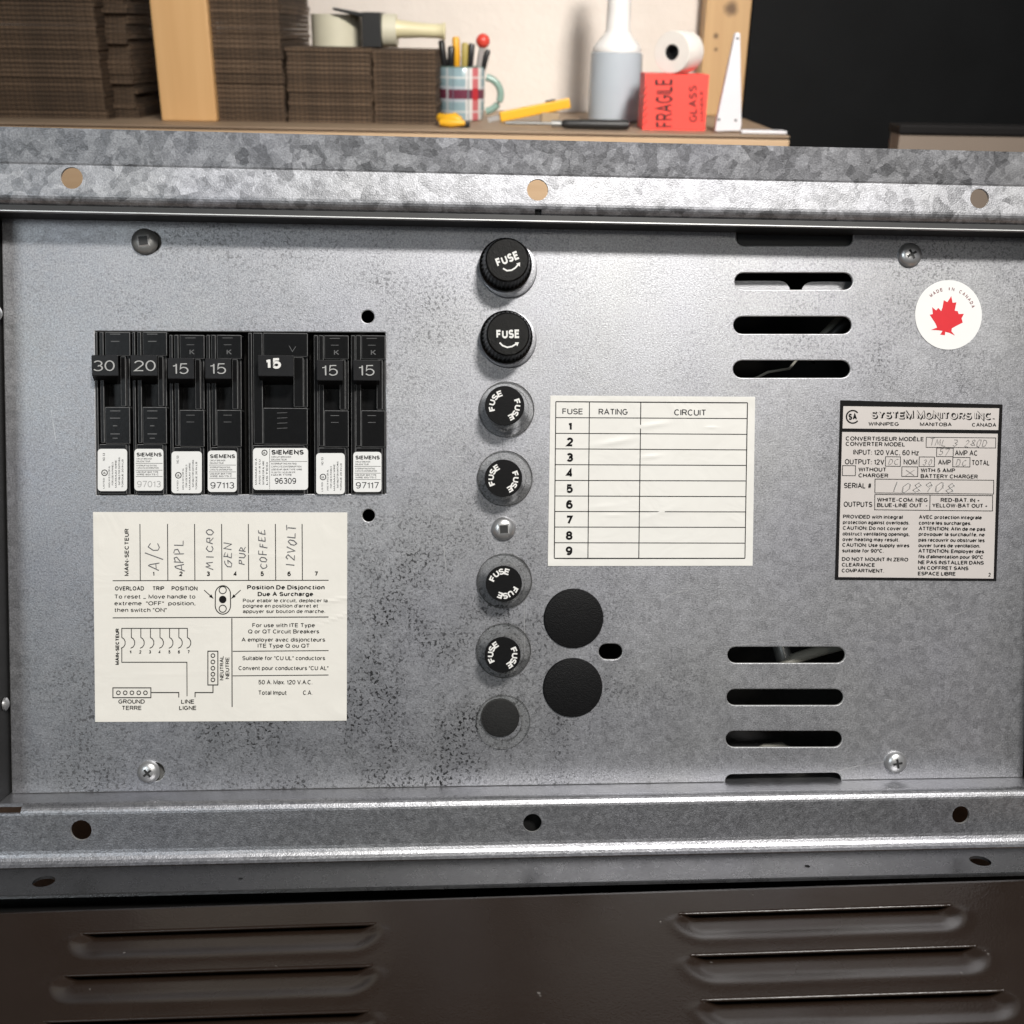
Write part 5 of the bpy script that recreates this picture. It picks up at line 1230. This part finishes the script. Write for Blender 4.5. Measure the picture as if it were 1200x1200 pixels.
# ---- white bracket
M['white_paint'] = plain('white_painted_steel', (0.74, 0.73, 0.76), 0.4, 0, 0.03, 40)
yW = on_bench(850, 156).y
bkt = empty('shelf_bracket', (B(855, 155, yW).x, yW, ZB))
def WP(px, py, d): v = B(px, py, yW); return Vector((v.x, yW+d, max(v.z, ZB+0.0003)))
MB().prism([(861.5, 40), (864, 38), (867.5, 39), (869, 147), (867, 153.5), (838, 154), (839.5, 143)], 0, 0.010, 0, WP).build('upright_arm', 'white_paint', bkt, bevel=0.001)
a, b_ = WP(868.5, 150, 0), B(921, 160, yW)
MB().box((a.x, yW-0.004, ZB+0.0003), (b_.x, yW+0.016, ZB+0.0035)).build('foot_arm', 'white_paint', bkt, bevel=0.001)
ho = MB()
for x, y in ((864.2, 45), (842.5, 140), (862, 141)):
    ho.disc((x, y), 1.5, -0.0002, 0, lambda px, py, d: WP(px, py, -0.0003), 12)
ho.build('screw_hole', 'black', bkt)
tag(bkt, 'white shelf bracket standing against the knotty post', 'bracket')

# ---- black board and box at the right
M['board'] = plain('matt_black_board', (0.0065, 0.007, 0.0075), 0.8, 0, 0.3, 15, Specular_IOR_Level=0.15)
yK2 = WALL_Y-0.045
a, b_ = B(874.2, 80, yK2), B(1420, 80, yK2)
tag(MB().box((a.x+0.001, yK2, 0.6), (b_.x, WALL_Y-0.003, 1.49)).build('black_board', 'board', bevel=0.002), 'large matt black board filling the wall right of the knotty post', 'board')
M['greybrown'] = plain('grey_brown_board', (0.24, 0.19, 0.15), 0.7, 0, 0.08, 20)
M['dark_lid'] = plain('dark_lid', (0.010, 0.009, 0.009), 0.7, Specular_IOR_Level=0.2)
yX = 1.18
a, b_ = B(1054, 160, yX), B(1300, 160, yX); zt_ = B(1120, 158.5, yX).z
cb = empty('storage_box', ((a.x+b_.x)/2, yX+0.12, zt_-0.30))
MB().box((a.x, yX, zt_-0.30), (b_.x, yX+0.03, zt_)).build('box_side', 'greybrown', cb, bevel=0.001)
MB().box((a.x-0.002, yX-0.003, zt_+0.0004), (b_.x+0.002, yX+0.033, zt_+0.0095)).build('lid', 'dark_lid', cb, bevel=0.002)
tag(cb, 'grey brown storage box with dark lid below the black board', 'box')
bz_ = zt_-0.30
st = empty('stand', ((a.x+b_.x)/2, yX+0.12, 0))
MB().box((a.x-0.03, yX-0.02, bz_-0.03), (b_.x+0.03, yX+0.11, bz_-0.0004)).build('stand_top', 'table_wood', st)
for lx in (a.x, b_.x):
    for ly in (yX+.0, yX+.09): MB().box((lx-.02, ly-.02, 0), (lx+.02, ly+.02, bz_-0.0304)).build('leg', 'table_wood', st)
tag(st, 'low wooden stand carrying the grey brown storage box', 'stand')
